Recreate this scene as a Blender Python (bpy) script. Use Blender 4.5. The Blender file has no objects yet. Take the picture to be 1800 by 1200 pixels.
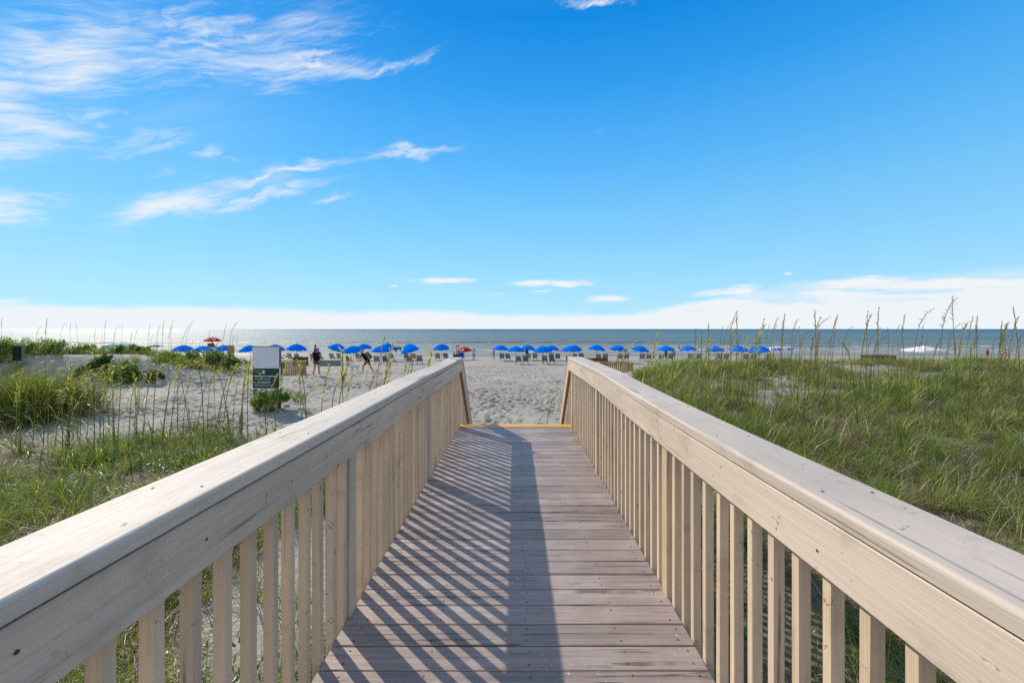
import bpy, math, random
import numpy as np
from mathutils import Vector, Matrix, Euler
random.seed(7)
rng = np.random.default_rng(11)
sc = bpy.context.scene
COL = sc.collection
R = math.radians
F = 710.0          # focal length in photo pixels (1800 wide)
EYE = 1.55         # eye height over the deck (deck top is z = 0, camera at the origin looking along +Y)
VPX, VPY = 907.0, 578.0

# ------------------------------------------------------------------ helpers
def vis(px, Y):
    return (px - VPX) / F * Y

def tag(o, label=None, cat=None, group=None, kind=None):
    if label: o['label'] = label
    if cat: o['category'] = cat
    if group: o['group'] = group
    if kind: o['kind'] = kind
    return o

def link(name, me, parent=None):
    o = bpy.data.objects.new(name, me)
    COL.objects.link(o)
    if parent: o.parent = parent
    return o

def empty(name, loc, rz=0.0):
    o = bpy.data.objects.new(name, None)
    COL.objects.link(o)
    o.empty_display_size = 0.2
    o.location = loc
    o.rotation_euler = (0, 0, rz)
    return o

def copy_tree(o, parent=None):
    c = o.copy(); COL.objects.link(c)
    if parent: c.parent = parent
    for ch in o.children:
        copy_tree(ch, c)
    return c

class MB:
    """collects shapes for ONE mesh object"""
    def __init__(s):
        s.v = []; s.f = []; s.m = []; s.sm = []
    def add(s, vs, fs, mi=0, smooth=False):
        b = len(s.v)
        s.v += [tuple(p) for p in vs]
        for f in fs:
            s.f.append(tuple(b + i for i in f)); s.m.append(mi); s.sm.append(smooth)
        return s
    def box(s, c, d, rot=None, mi=0, ch=0.0):
        """box with centre c, size d, optional Euler rotation; ch chamfers the edges along the longest axis"""
        hx, hy, hz = d[0] / 2, d[1] / 2, d[2] / 2
        if ch <= 0:
            vs = [(x, y, z) for x in (-hx, hx) for y in (-hy, hy) for z in (-hz, hz)]
            fs = [(0, 1, 3, 2), (4, 6, 7, 5), (0, 4, 5, 1), (2, 3, 7, 6), (0, 2, 6, 4), (1, 5, 7, 3)]
        else:
            ax = max(range(3), key=lambda i: d[i])
            a, b = [i for i in range(3) if i != ax]
            h = (hx, hy, hz)
            pr = [(-h[a] + ch, -h[b]), (h[a] - ch, -h[b]), (h[a], -h[b] + ch), (h[a], h[b] - ch),
                  (h[a] - ch, h[b]), (-h[a] + ch, h[b]), (-h[a], h[b] - ch), (-h[a], -h[b] + ch)]
            vs = []
            for e in (-h[ax], h[ax]):
                for p in pr:
                    q = [0, 0, 0]; q[a], q[b], q[ax] = p[0], p[1], e
                    vs.append(tuple(q))
            n = 8
            fs = [(i, (i + 1) % n, n + (i + 1) % n, n + i) for i in range(n)]
            fs += [tuple(reversed(range(n))), tuple(range(n, 2 * n))]
            if ax == 1:
                fs = [tuple(reversed(f)) for f in fs]
        M = Euler(rot).to_matrix() if rot else None
        out = []
        for p in vs:
            q = Vector(p)
            if M: q = M @ q
            out.append((q.x + c[0], q.y + c[1], q.z + c[2]))
        return s.add(out, fs, mi)
    def bar(s, p0, p1, r, n=6, r1=None, mi=0, smooth=True):
        p0 = Vector(p0); p1 = Vector(p1); d = (p1 - p0)
        if d.length < 1e-6: return s
        d.normalize()
        u = d.orthogonal().normalized(); w = d.cross(u)
        r1 = r if r1 is None else r1
        vs = []
        for p, rr in ((p0, r), (p1, r1)):
            for i in range(n):
                a = 2 * math.pi * i / n
                vs.append(p + u * (rr * math.cos(a)) + w * (rr * math.sin(a)))
        fs = [(i, (i + 1) % n, n + (i + 1) % n, n + i) for i in range(n)]
        s.add(vs, fs, mi, smooth)
        s.add(vs, [tuple(reversed(range(n))), tuple(range(n, 2 * n))], mi)
        return s
    def tube(s, pts, rs, n=4, mi=0):
        vs = []; fs = []
        pts = [Vector(p) for p in pts]
        for k, p in enumerate(pts):
            d = (pts[min(k + 1, len(pts) - 1)] - pts[max(k - 1, 0)]).normalized()
            u = d.orthogonal().normalized(); w = d.cross(u)
            for i in range(n):
                a = 2 * math.pi * i / n
                vs.append(p + u * (rs[k] * math.cos(a)) + w * (rs[k] * math.sin(a)))
        for k in range(len(pts) - 1):
            for i in range(n):
                fs.append((k * n + i, k * n + (i + 1) % n, (k + 1) * n + (i + 1) % n, (k + 1) * n + i))
        return s.add(vs, fs, mi, True)
    def lathe(s, prof, n=20, c=(0, 0, 0), mi=0, smooth=True):
        vs = []; fs = []
        for r, z in prof:
            for i in range(n):
                a = 2 * math.pi * i / n
                vs.append((c[0] + r * math.cos(a), c[1] + r * math.sin(a), c[2] + z))
        for k in range(len(prof) - 1):
            for i in range(n):
                fs.append((k * n + i, k * n + (i + 1) % n, (k + 1) * n + (i + 1) % n, (k + 1) * n + i))
        return s.add(vs, fs, mi, smooth)
    def ball(s, c, r, n=10, mi=0):
        prof = [(max(1e-4, math.sin(math.pi * k / n)), -math.cos(math.pi * k / n)) for k in range(n + 1)]
        b = len(s.v)
        s.lathe(prof, n + 4, (0, 0, 0), mi)
        for i in range(b, len(s.v)):
            x, y, z = s.v[i]
            s.v[i] = (c[0] + x * r[0], c[1] + y * r[1], c[2] + z * r[2])
        return s
    def mesh(s, name, mats):
        me = bpy.data.meshes.new(name)
        me.from_pydata(s.v, [], s.f)
        for m in (mats if isinstance(mats, (list, tuple)) else [mats]):
            me.materials.append(m)
        me.polygons.foreach_set('material_index', s.m)
        me.polygons.foreach_set('use_smooth', s.sm)
        me.update()
        return me
    def build(s, name, mats, parent=None):
        return link(name, s.mesh(name, mats), parent)

def np_mesh(name, V, Q, mat, smooth=True, tint=None):
    """big quad mesh straight from arrays"""
    me = bpy.data.meshes.new(name)
    V = np.ascontiguousarray(V, dtype=np.float32); Q = np.ascontiguousarray(Q, dtype=np.int32)
    me.vertices.add(len(V)); me.vertices.foreach_set('co', V.ravel())
    me.loops.add(Q.size); me.loops.foreach_set('vertex_index', Q.ravel())
    me.polygons.add(len(Q))
    me.polygons.foreach_set('loop_start', np.arange(0, Q.size, 4, dtype=np.int32))
    me.polygons.foreach_set('use_smooth', np.full(len(Q), smooth, dtype=bool))
    if tint is not None:
        a = me.attributes.new('tint', 'FLOAT_COLOR', 'POINT')
        c = np.ones((len(V), 4), dtype=np.float32); c[:, :3] = tint
        a.data.foreach_set('color', c.ravel())
    me.materials.append(mat)
    me.update(calc_edges=True)
    me.validate()
    return me

_tab = np.random.default_rng(5).random((256, 256))
def vn(x, y, s=0):
    """value noise, 0..1"""
    x = np.asarray(x, float) + 17.3 * s + 1000.0; y = np.asarray(y, float) + 9.7 * s + 1000.0
    i = np.floor(x).astype(int); j = np.floor(y).astype(int)
    u = x - i; v = y - j
    u = u * u * (3 - 2 * u); v = v * v * (3 - 2 * v)
    a = _tab[i & 255, j & 255]; b = _tab[(i + 1) & 255, j & 255]
    c = _tab[i & 255, (j + 1) & 255]; d = _tab[(i + 1) & 255, (j + 1) & 255]
    return (a * (1 - u) + b * u) * (1 - v) + (c * (1 - u) + d * u) * v
def fbm(x, y, s=0, o=3):
    t = 0; a = 0.5; f = 1
    for k in range(o):
        t = t + a * vn(x * f, y * f, s + k * 3); a *= .5; f *= 2.03
    return t / (1 - .5 ** o)
def worley(x, y, s=0):
    x = np.asarray(x, float) + 500; y = np.asarray(y, float) + 500
    i = np.floor(x).astype(int); j = np.floor(y).astype(int)
    best = np.full(x.shape, 9.0)
    for di in (-1, 0, 1):
        for dj in (-1, 0, 1):
            a = i + di; b = j + dj
            px = a + _tab[(a * 7 + s * 31) & 255, (b * 3 + 11) & 255]
            py = b + _tab[(a * 5 + 91) & 255, (b * 9 + s * 17) & 255]
            best = np.minimum(best, (px - x) ** 2 + (py - y) ** 2)
    return np.sqrt(best)
def sst(a, b, x):
    t = np.clip((np.asarray(x, float) - a) / (b - a), 0, 1)
    return t * t * (3 - 2 * t)

# ------------------------------------------------------------------ node helpers
class NT:
    def __init__(s, tree):
        s.t = tree; s.n = tree.nodes; s.l = tree.links
    def node(s, typ, **kw):
        nd = s.n.new(typ)
        for k, v in kw.items():
            if hasattr(nd, k) and not k.startswith('i_'):
                setattr(nd, k, v)
        return nd
    def put(s, sock, val):
        if hasattr(val, 'is_output') or isinstance(val, bpy.types.NodeSocket):
            s.l.new(val, sock)
        else:
            sock.default_value = val
    def math(s, op, a, b=0.0, c=0.0, clamp=False):
        nd = s.n.new('ShaderNodeMath'); nd.operation = op; nd.use_clamp = clamp
        s.put(nd.inputs[0], a)
        if len(nd.inputs) > 1: s.put(nd.inputs[1], b)
        if len(nd.inputs) > 2: s.put(nd.inputs[2], c)
        return nd.outputs[0]
    def vmath(s, op, a, b=None, sc=None):
        nd = s.n.new('ShaderNodeVectorMath'); nd.operation = op
        s.put(nd.inputs[0], a)
        if b is not None: s.put(nd.inputs[1], b)
        if sc is not None: s.put(nd.inputs['Scale'], sc)
        return nd.outputs['Value'] if op in ('LENGTH', 'DOT_PRODUCT', 'DISTANCE') else nd.outputs['Vector']
    def noise(s, vec, scale, detail=4, rough=.55, dist=0.0):
        nd = s.n.new('ShaderNodeTexNoise')
        s.put(nd.inputs['Vector'], vec); nd.inputs['Scale'].default_value = scale
        nd.inputs['Detail'].default_value = detail; nd.inputs['Roughness'].default_value = rough
        nd.inputs['Distortion'].default_value = dist
        return nd.outputs['Fac']
    def rng(s, x, a, b, c=0.0, d=1.0, smooth=True):
        nd = s.n.new('ShaderNodeMapRange')
        nd.interpolation_type = 'SMOOTHSTEP' if smooth else 'LINEAR'
        s.put(nd.inputs[0], x); s.put(nd.inputs[1], a); s.put(nd.inputs[2], b)
        s.put(nd.inputs[3], c); s.put(nd.inputs[4], d)
        return nd.outputs[0]
    def mix(s, f, a, b, mode='MIX'):
        nd = s.n.new('ShaderNodeMix'); nd.data_type = 'RGBA'; nd.blend_type = mode
        s.put(nd.inputs[0], f)
        for k, v in ((6, a), (7, b)):
            s.put(nd.inputs[k], (*v, 1.0) if isinstance(v, tuple) and len(v) == 3 else v)
        return nd.outputs[2]
    def scale(s, vec, xyz):
        return s.vmath('MULTIPLY', vec, xyz)
    def bump(s, h, strength, dist):
        nd = s.n.new('ShaderNodeBump')
        s.put(nd.inputs['Height'], h); nd.inputs['Strength'].default_value = strength
        nd.inputs['Distance'].default_value = dist
        return nd.outputs['Normal']

def mat_new(name):
    m = bpy.data.materials.new(name); m.use_nodes = True
    t = NT(m.node_tree)
    b = m.node_tree.nodes['Principled BSDF']
    return m, t, b

def obj_coord(t, rnd=True):
    tc = t.node('ShaderNodeTexCoord')
    if not rnd: return tc.outputs['Object']
    oi = t.node('ShaderNodeObjectInfo')
    off = t.vmath('SCALE', (13.1, 7.7, 5.3), sc=oi.outputs['Random'])
    return t.vmath('ADD', tc.outputs['Object'], off)

def paint_wood(name, base, axis=1, rough=.5, grain=.25, crack=.3, vary=.12, spec=.4):
    """opaque stain over sawn timber: raised grain, hairline checks, small chips"""
    m, t, b = mat_new(name)
    co = obj_coord(t)
    s1 = [34.0, 34.0, 34.0]; s1[axis] = 1.1
    s2 = [55.0, 55.0, 55.0]; s2[axis] = 1.7
    s3 = [3.0, 3.0, 3.0]; s3[axis] = .8
    g = t.noise(t.scale(co, tuple(s1)), 1.0, 6, .6, .8)
    fine = t.noise(t.scale(co, tuple(s2)), 2.2, 4, .6, .3)
    c = t.noise(t.scale(co, tuple(s2)), .62, 3, .5, .6)
    cr = t.rng(c, .635, .67)
    where = t.rng(t.noise(co, 1.9, 3), .44, .62)
    cr = t.math('MULTIPLY', cr, where)
    big = t.noise(t.scale(co, tuple(s3)), 1.0, 4)
    chip = t.rng(t.noise(co, 21.0, 3, .6), .66, .70)
    chip = t.math('MULTIPLY', chip, t.rng(t.noise(co, 2.7, 2), .48, .62))
    dark = tuple(x * .82 for x in base); lite = tuple(min(1, x * 1.08) for x in base)
    col = t.mix(t.rng(big, .25, .75), dark, lite)
    col = t.mix(t.math('MULTIPLY', t.rng(g, .46, .66), vary * 3.2), col, tuple(x * .66 for x in base))
    stain = t.math('MULTIPLY', t.rng(t.noise(co, 7.0, 5, .65), .52, .70), .42)
    col = t.mix(stain, col, (base[0] * .62, base[1] * .60, base[2] * .58))
    col = t.mix(t.math('MULTIPLY', cr, crack * 2.4, clamp=True), col, (.06, .052, .045))
    col = t.mix(t.math('MULTIPLY', chip, .7), col, (.13, .11, .095))
    oi = t.node('ShaderNodeObjectInfo')
    rv = t.math('ADD', .90, t.math('MULTIPLY', oi.outputs['Random'], .17))
    col = t.vmath('SCALE', col, sc=rv)
    t.put(b.inputs['Base Color'], col)
    b.inputs['Specular IOR Level'].default_value = spec
    t.put(b.inputs['Roughness'], t.rng(big, .2, .8, rough - .07, rough + .1))
    h = t.math('ADD', t.math('MULTIPLY', g, .7), t.math('MULTIPLY', fine, .35))
    h = t.math('SUBTRACT', h, t.math('MULTIPLY', cr, 1.2))
    h = t.math('SUBTRACT', h, t.math('MULTIPLY', chip, .7))
    t.put(b.inputs['Normal'], t.bump(h, grain, .014))
    return m

def plain(name, col, rough=.6, spec=.3, metal=0.0, noise=0.0, scale=8.0, trans=0.0):
    m, t, b = mat_new(name)
    if noise:
        co = obj_coord(t)
        n = t.noise(co, scale, 4)
        c = t.mix(t.rng(n, .25, .75), tuple(x * (1 - noise) for x in col), tuple(min(1, x * (1 + noise)) for x in col))
        t.put(b.inputs['Base Color'], c)
    else:
        b.inputs['Base Color'].default_value = (*col, 1)
    b.inputs['Roughness'].default_value = rough
    b.inputs['Specular IOR Level'].default_value = spec
    b.inputs['Metallic'].default_value = metal
    if trans > 0:
        out = m.node_tree.nodes['Material Output']
        tr = t.node('ShaderNodeBsdfTranslucent'); tr.inputs['Color'].default_value = (*[min(1, x * 1.25) for x in col], 1)
        mx = t.node('ShaderNodeMixShader'); mx.inputs[0].default_value = trans
        t.l.new(b.outputs[0], mx.inputs[1]); t.l.new(tr.outputs[0], mx.inputs[2]); t.l.new(mx.outputs[0], out.inputs[0])
    return m

def leafy(name, trans=.42, rough=.45, spec=.35):
    """leaf blade; its own colour comes from the per-blade attribute"""
    m, t, b = mat_new(name)
    at = t.node('ShaderNodeAttribute'); at.attribute_name = 'tint'
    t.put(b.inputs['Base Color'], at.outputs['Color'])
    b.inputs['Roughness'].default_value = rough
    b.inputs['Specular IOR Level'].default_value = spec
    out = m.node_tree.nodes['Material Output']
    tr = t.node('ShaderNodeBsdfTranslucent')
    t.put(tr.inputs['Color'], t.mix(1.0, at.outputs['Color'], (1.5, 1.6, .9), 'MULTIPLY'))
    mx = t.node('ShaderNodeMixShader'); mx.inputs[0].default_value = trans
    t.l.new(b.outputs[0], mx.inputs[1]); t.l.new(tr.outputs[0], mx.inputs[2]); t.l.new(mx.outputs[0], out.inputs[0])
    return m

# ------------------------------------------------------------------ materials
RAIL_C = (.64, .505, .385)
M = {}
M['cap'] = paint_wood('painted_cap_wood', (.57, .485, .405), 1, .56, .5, .36, .07, .3)
M['fascia'] = paint_wood('painted_rail_wood', RAIL_C, 1, .62, .6, .4, .13, .25)
M['cap_new'] = paint_wood('newer_cap_paint', (.53, .44, .36), 1, .55, .3, .18, .035, .3)
M['fascia_new'] = paint_wood('newer_rail_paint', (.60, .485, .385), 1, .6, .32, .18, .05, .25)
M['upright'] = paint_wood('painted_upright_wood', (.67, .51, .355), 2, .6, .45, .3, .12, .25)
M['fascia_v'] = paint_wood('painted_post_wood', (.60, .485, .375), 2, .6, .5, .5, .14, .25)
M['raw'] = paint_wood('bare_stained_wood', (.30, .19, .07), 1, .7, .5, .3, .2)
M['beam'] = paint_wood('beam_wood', (.22, .17, .12), 1, .7, .5, .3, .2)

def deck_material():
    m, t, b = mat_new('deck_stain')
    tc = t.node('ShaderNodeTexCoord'); co = tc.outputs['Object']
    at = t.node('ShaderNodeAttribute'); at.attribute_name = 'tint'
    off = t.vmath('SCALE', at.outputs['Vector'], sc=31.0)
    cb = t.vmath('ADD', co, off)
    g = t.noise(t.scale(cb, (1.3, 42.0, 30.0)), 1.0, 6, .62, 1.0)
    fine = t.noise(t.scale(cb, (2.0, 90.0, 60.0)), 1.0, 4, .6, .4)
    cr = t.rng(t.noise(t.scale(cb, (1.6, 60.0, 40.0)), .8, 3, .5, .8), .60, .635)
    cr = t.math('MULTIPLY', cr, t.rng(t.noise(cb, 2.2, 3), .42, .58))
    wear = t.rng(t.noise(co, 2.3, 5, .62), .42, .7)
    lane = t.rng(t.math('ABSOLUTE', t.node('ShaderNodeSeparateXYZ').outputs[0]), 0, 1)
    base = t.mix(t.rng(g, .3, .7), (.235, .180, .160), (.345, .270, .240))
    base = t.mix(t.math('MULTIPLY', wear, .5), base, (.41, .355, .32))
    base = t.mix(1.0, base, t.mix(.5, (1, 1, 1), at.outputs['Color']), 'MULTIPLY')
    base = t.mix(t.math('MULTIPLY', cr, .65), base, (.045, .036, .03))
    # sand and droppings trodden into the boards
    sp = t.math('MULTIPLY', t.rng(t.noise(co, 52.0, 2, .5), .655, .70), t.rng(t.noise(co, 3.1, 3), .5, .64))
    base = t.mix(t.math('MULTIPLY', sp, .75), base, (.62, .60, .57))
    dr = t.math('MULTIPLY', t.rng(t.noise(co, 1.3, 6, .68, .4), .55, .72), t.rng(t.noise(co, 160.0, 2, .6), .42, .62))
    base = t.mix(t.math('MULTIPLY', dr, .55), base, (.52, .48, .43))
    t.put(b.inputs['Base Color'], base)
    b.inputs['Specular IOR Level'].default_value = .42
    t.put(b.inputs['Roughness'], t.rng(wear, 0, 1, .42, .6))
    h = t.math('ADD', t.math('MULTIPLY', g, .7), t.math('MULTIPLY', fine, .4))
    h = t.math('SUBTRACT', h, t.math('MULTIPLY', cr, 1.3))
    t.put(b.inputs['Normal'], t.bump(h, .65, .012))
    return m
M['deck'] = deck_material()
M['rust'] = plain('rusty_screw', (.10, .045, .025), .7, .3, .3)
M['yellow'] = paint_wood('yellow_step_paint', (.85, .40, .004), 0, .5, .25, .12, .08)

def sand_material():
    m, t, b = mat_new('beach_sand')
    ge = t.node('ShaderNodeNewGeometry'); P = ge.outputs['Position']
    z = t.node('ShaderNodeSeparateXYZ'); t.l.new(P, z.inputs[0])
    big = t.noise(t.scale(P, (.3, .3, .3)), 1.0, 5)
    mid = t.noise(P, 2.2, 6, .65)
    fine = t.noise(P, 60.0, 3, .6)
    col = t.mix(t.rng(big, .3, .7), (.300, .270, .230), (.355, .322, .276))
    col = t.mix(t.math('MULTIPLY', t.rng(mid, .5, .75), .35), col, (.245, .216, .180))
    col = t.mix(t.math('MULTIPLY', t.rng(fine, .55, .75), .3), col, (.28, .26, .235))
    lit = t.node('ShaderNodeAttribute'); lit.attribute_name = 'litter'
    ln = t.noise(P, 9.0, 5, .7)
    lc = t.mix(t.rng(ln, .35, .7), (.085, .062, .035), (.22, .175, .11))
    col = t.mix(t.math('MULTIPLY', lit.outputs['Fac'], t.rng(t.math('ADD', ln, t.math('MULTIPLY', lit.outputs['Fac'], .5)), .5, .85)), col, lc)
    # damp and wet sand towards the tide line (follows the height of the beach)
    wn = t.math('ADD', z.outputs[2], t.math('MULTIPLY', t.math('SUBTRACT', t.noise(t.scale(P, (.03, .3, 1)), 1.0, 4), .5), .35))
    damp = t.rng(wn, -2.95, -3.40)
    wet = t.rng(wn, -3.45, -3.58)
    col = t.mix(t.math('MULTIPLY', damp, .55), col, (.30, .262, .22))
    col = t.mix(t.math('MULTIPLY', wet, .8), col, (.215, .175, .130))
    t.put(b.inputs['Base Color'], col)
    b.inputs['Specular IOR Level'].default_value = .3
    t.put(b.inputs['Roughness'], t.math('SUBTRACT', .9, t.math('MULTIPLY', wet, .42)))
    dry = t.math('SUBTRACT', 1.0, damp)
    tr = t.noise(P, 3.4, 3, .6, .6)
    h = t.math('ADD', t.math('MULTIPLY', tr, .9), t.math('MULTIPLY', fine, .05))
    h = t.math('ADD', h, t.math('MULTIPLY', t.noise(P, 12.0, 3), .3))
    h = t.math('MULTIPLY', h, t.math('ADD', .06, t.math('MULTIPLY', dry, .94)))
    t.put(b.inputs['Normal'], t.bump(h, .8, .10))
    return m
M['sand'] = sand_material()

def water_material():
    m, t, b = mat_new('sea_water')
    ge = t.node('ShaderNodeNewGeometry'); P = ge.outputs['Position']
    s = t.node('ShaderNodeSeparateXYZ'); t.l.new(P, s.inputs[0])
    y = s.outputs[1]
    # shallow sandy water near the beach, deeper blue farther out
    col = t.mix(t.rng(y, 95, 210), (.20, .225, .20), (.105, .175, .200))
    col = t.mix(t.rng(y, 200, 1500), col, (.035, .115, .205))
    # foam of the spilling waves
    w1 = t.noise(t.scale(P, (.018, .11, 1)), 1.0, 4, .55, .6)
    w2 = t.noise(t.scale(P, (.10, .55, 1)), 1.0, 6, .7, 1.2)
    yy = t.math('ADD', y, t.math('MULTIPLY', t.math('SUBTRACT', w1, .5), 34.0))
    inner = t.math('MULTIPLY', t.rng(yy, 88, 92), t.rng(yy, 109, 100))
    foam = t.math('MULTIPLY', inner, t.rng(w2, .40, .60))
    l1 = t.math('MULTIPLY', t.rng(yy, 116, 118), t.rng(yy, 124, 119))
    foam = t.math('MAXIMUM', foam, t.math('MULTIPLY', l1, t.rng(w2, .45, .58)))
    l2 = t.math('MULTIPLY', t.rng(yy, 138, 139), t.rng(yy, 142, 140))
    foam = t.math('MAXIMUM', foam, t.math('MULTIPLY', l2, t.rng(w2, .58, .68)))
    col = t.mix(foam, col, (.66, .67, .66))
    t.put(b.inputs['Base Color'], col)
    b.inputs['IOR'].default_value = 1.33
    t.put(b.inputs['Roughness'], t.math('ADD', .57, t.math('MULTIPLY', foam, .4)))
    a1 = t.noise(t.scale(P, (.10, .30, 1)), 1.0, 3, .6, .4)
    a2 = t.noise(t.scale(P, (.55, 1.3, 1)), 1.0, 4, .65, .5)
    a3 = t.noise(t.scale(P, (.012, .05, 1)), 1.0, 3, .6)
    h = t.math('ADD', t.math('MULTIPLY', a1, 1.5), t.math('MULTIPLY', a2, .55))
    h = t.math('ADD', h, t.math('MULTIPLY', a3, 2.0))
    h = t.math('ADD', h, t.math('MULTIPLY', foam, .4))
    t.put(b.inputs['Normal'], t.bump(h, 1.0, 1.3))
    return m
M['water'] = water_material()
M['grass'] = leafy('grass_blades', .38, .42, .45)
M['oat_stem'] = leafy('sea_oat_stem', .2, .5, .3)
M['oat_head'] = leafy('sea_oat_head', .45, .6, .2)
M['leaf'] = leafy('shrub_leaves', .5, .4, .4)
M['twig'] = plain('twig_bark', (.12, .085, .055), .85, .2, 0, .3, 20)
M['blue'] = plain('blue_canvas', (.0005, .19, .80), .8, .0, 0, .10, 3, .16)
M['navy'] = plain('folded_blue_canvas', (.012, .05, .28), .8, .15, 0, .2, 6)
M['red'] = plain('red_canvas', (.58, .012, .02), .75, .15, 0, .12, 3, .2)
M['white_cloth'] = plain('white_canvas', (.78, .77, .80), .8, .15, 0, .05, 3, .25)
M['green_cloth'] = plain('green_canvas', (.05, .16, .03), .8, .15, 0, .15, 3, .2)
M['teal_cloth'] = plain('teal_canvas', (.02, .30, .42), .8, .15, 0, .15, 3, .2)
M['pole'] = plain('pale_wooden_pole', (.30, .25, .19), .6, .3, 0, .15, 12)
M['metal'] = plain('grey_metal', (.35, .35, .36), .4, .5, .6, .1, 12)
M['sling'] = plain('grey_green_sling', (.36, .40, .40), .75, .1, 0, .15, 14, .4)
M['sling_dark'] = plain('dark_green_sling', (.045, .065, .058), .75, .05, 0, .2, 14)
M['chair_wood'] = plain('weathered_chair_wood', (.11, .085, .06), .7, .25, 0, .3, 18)
M['teak'] = plain('orange_brown_wood', (.26, .11, .045), .6, .3, 0, .25, 16)
M['slat'] = paint_wood('tan_slat_wood', (.42, .25, .085), 2, .65, .4, .3, .2)
M['slat_dark'] = paint_wood('dark_slat_wood', (.13, .058, .022), 2, .75, .5, .3, .25)
M['sign_post'] = paint_wood('grey_post_wood', (.20, .165, .135), 2, .75, .5, .4, .2)
M['sign_white'] = plain('white_sign_face', (.70, .69, .74), .45, .4, 0, .05, 3)
M['sign_green'] = plain('green_sign_face', (.006, .045, .028), .35, .5)
M['ink_white'] = plain('white_lettering', (.75, .80, .78), .5, .3)
M['ink_blue'] = plain('pale_blue_emblem', (.35, .55, .65), .5, .3)
M['ink_yellow'] = plain('yellow_emblem', (.75, .45, .03), .5, .3)
M['ink_red'] = plain('red_emblem', (.62, .04, .04), .5, .3)
M['ink_navy'] = plain('blue_emblem', (.05, .13, .5), .5, .3)
M['dark_green_paint'] = plain('dark_green_panel', (.008, .03, .022), .8, .05, 0, .2, 6)
M['grey_box'] = plain('grey_plastic', (.20, .205, .22), .6, .3, 0, .06, 4)
M['blue_bin'] = plain('blue_plastic', (.01, .05, .5), .45, .4)
M['skin'] = plain('sunburnt_skin', (.48, .25, .16), .55, .35, 0, .08, 14)
M['skin_dark'] = plain('brown_skin', (.16, .075, .045), .55, .35, 0, .08, 14)
M['black_cloth'] = plain('black_cotton', (.008, .008, .010), .9, .1, 0, .2, 18)
M['teal_shorts'] = plain('teal_cotton', (.012, .11, .13), .85, .15, 0, .2, 14)
M['cap_grey'] = plain('pale_grey_cap', (.55, .54, .52), .8, .2, 0, .15, 20)
M['mint'] = plain('mint_cap_peak', (.25, .55, .48), .8, .2)
M['hair_dark'] = plain('dark_hair', (.012, .009, .008), .6, .4)
M['hair_blond'] = plain('sandy_hair', (.33, .25, .13), .6, .35)
M['lavender'] = plain('lavender_cotton', (.46, .26, .52), .85, .15, 0, .1, 14)
M['white_shirt'] = plain('white_cotton', (.66, .68, .78), .85, .15, 0, .06, 14)
M['grey_shirt'] = plain('grey_cotton', (.33, .36, .42), .85, .15, 0, .1, 14)
M['bright_blue'] = plain('bright_blue_cotton', (.01, .09, .55), .85, .15, 0, .12, 14)
M['aqua'] = plain('aqua_swimwear', (.01, .28, .45), .8, .2)
M['dog_white'] = plain('white_dog_fur', (.62, .60, .57), .9, .1, 0, .1, 16)
M['dog_brown'] = plain('brown_dog_fur', (.26, .11, .05), .9, .1, 0, .2, 16)
M['strap'] = plain('dark_webbing', (.02, .02, .025), .8, .2)
M['pink'] = plain('pink_plastic', (.70, .12, .25), .5, .4)

def camo():
    m, t, b = mat_new('olive_camouflage')
    co = obj_coord(t)
    n = t.noise(co, 9.0, 2, .5, .5); n2 = t.noise(co, 14.0, 2)
    c = t.mix(t.rng(n, .48, .52), (.26, .20, .06), (.09, .10, .03))
    c = t.mix(t.rng(n2, .57, .6), c, (.02, .02, .012))
    t.put(b.inputs['Base Color'], c); b.inputs['Roughness'].default_value = .9
    return m
M['camo'] = camo()
def checker():
    m, t, b = mat_new('blue_white_print')
    co = obj_coord(t, False)
    n = t.noise(co, 3.4, 3, .6, .8)
    c = t.mix(t.rng(n, .47, .53), (.05, .08, .42), (.72, .70, .80))
    t.put(b.inputs['Base Color'], c); b.inputs['Roughness'].default_value = .85
    return m
M['print'] = checker()
def bottle_mats():
    m, t, b = mat_new('clear_bottle_plastic')
    b.inputs['Base Color'].default_value = (.97, .98, 1, 1)
    b.inputs['Roughness'].default_value = .08
    b.inputs['IOR'].default_value = 1.33
    b.inputs['Transmission Weight'].default_value = .82
    return m
M['bottle'] = bottle_mats()
M['bottle_cap'] = plain('white_bottle_cap', (.8, .8, .8), .4, .4)
M['label_band'] = plain('pale_bottle_label', (.66, .72, .80), .5, .3)

# ------------------------------------------------------------------ ground
PY = [-300, 0, 8, 24, 34, 46, 53, 56, 66, 75, 77, 79, 81.5, 85, 88, 100, 140, 400]
PZ = [-1.2, -1.25, -1.22, -1.23, -1.75, -2.5, -2.63, -2.74, -3.25, -3.54, -3.6, -3.67, -3.6, -3.49, -3.6, -4.1, -5.2, -9]
SEA = -3.6
RY = [-300, 0, 4, 8, 14, 19, 22, 25, 30, 35]
RH = [.2, .18, .26, .42, .66, .88, .86, .60, .25, 0]
def veg_right(x, y):
    edge = np.interp(y, [0, 6, 10, 15, 20, 24, 28], [.6, 1.2, 2.5, 4.2, 5.6, 7.5, 10])
    m = sst(0, .9, x - edge + (fbm(x * .6, y * .6, 4) - .5) * 2.0) * sst(24.5, 20.5, y + (vn(x * .3, y * .3, 8) - .5) * 4)
    bare = sst(.60, .70, fbm(x * .33, y * .45, 21, 3))
    return m * (1 - .75 * bare * sst(4, 7, y))
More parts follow.
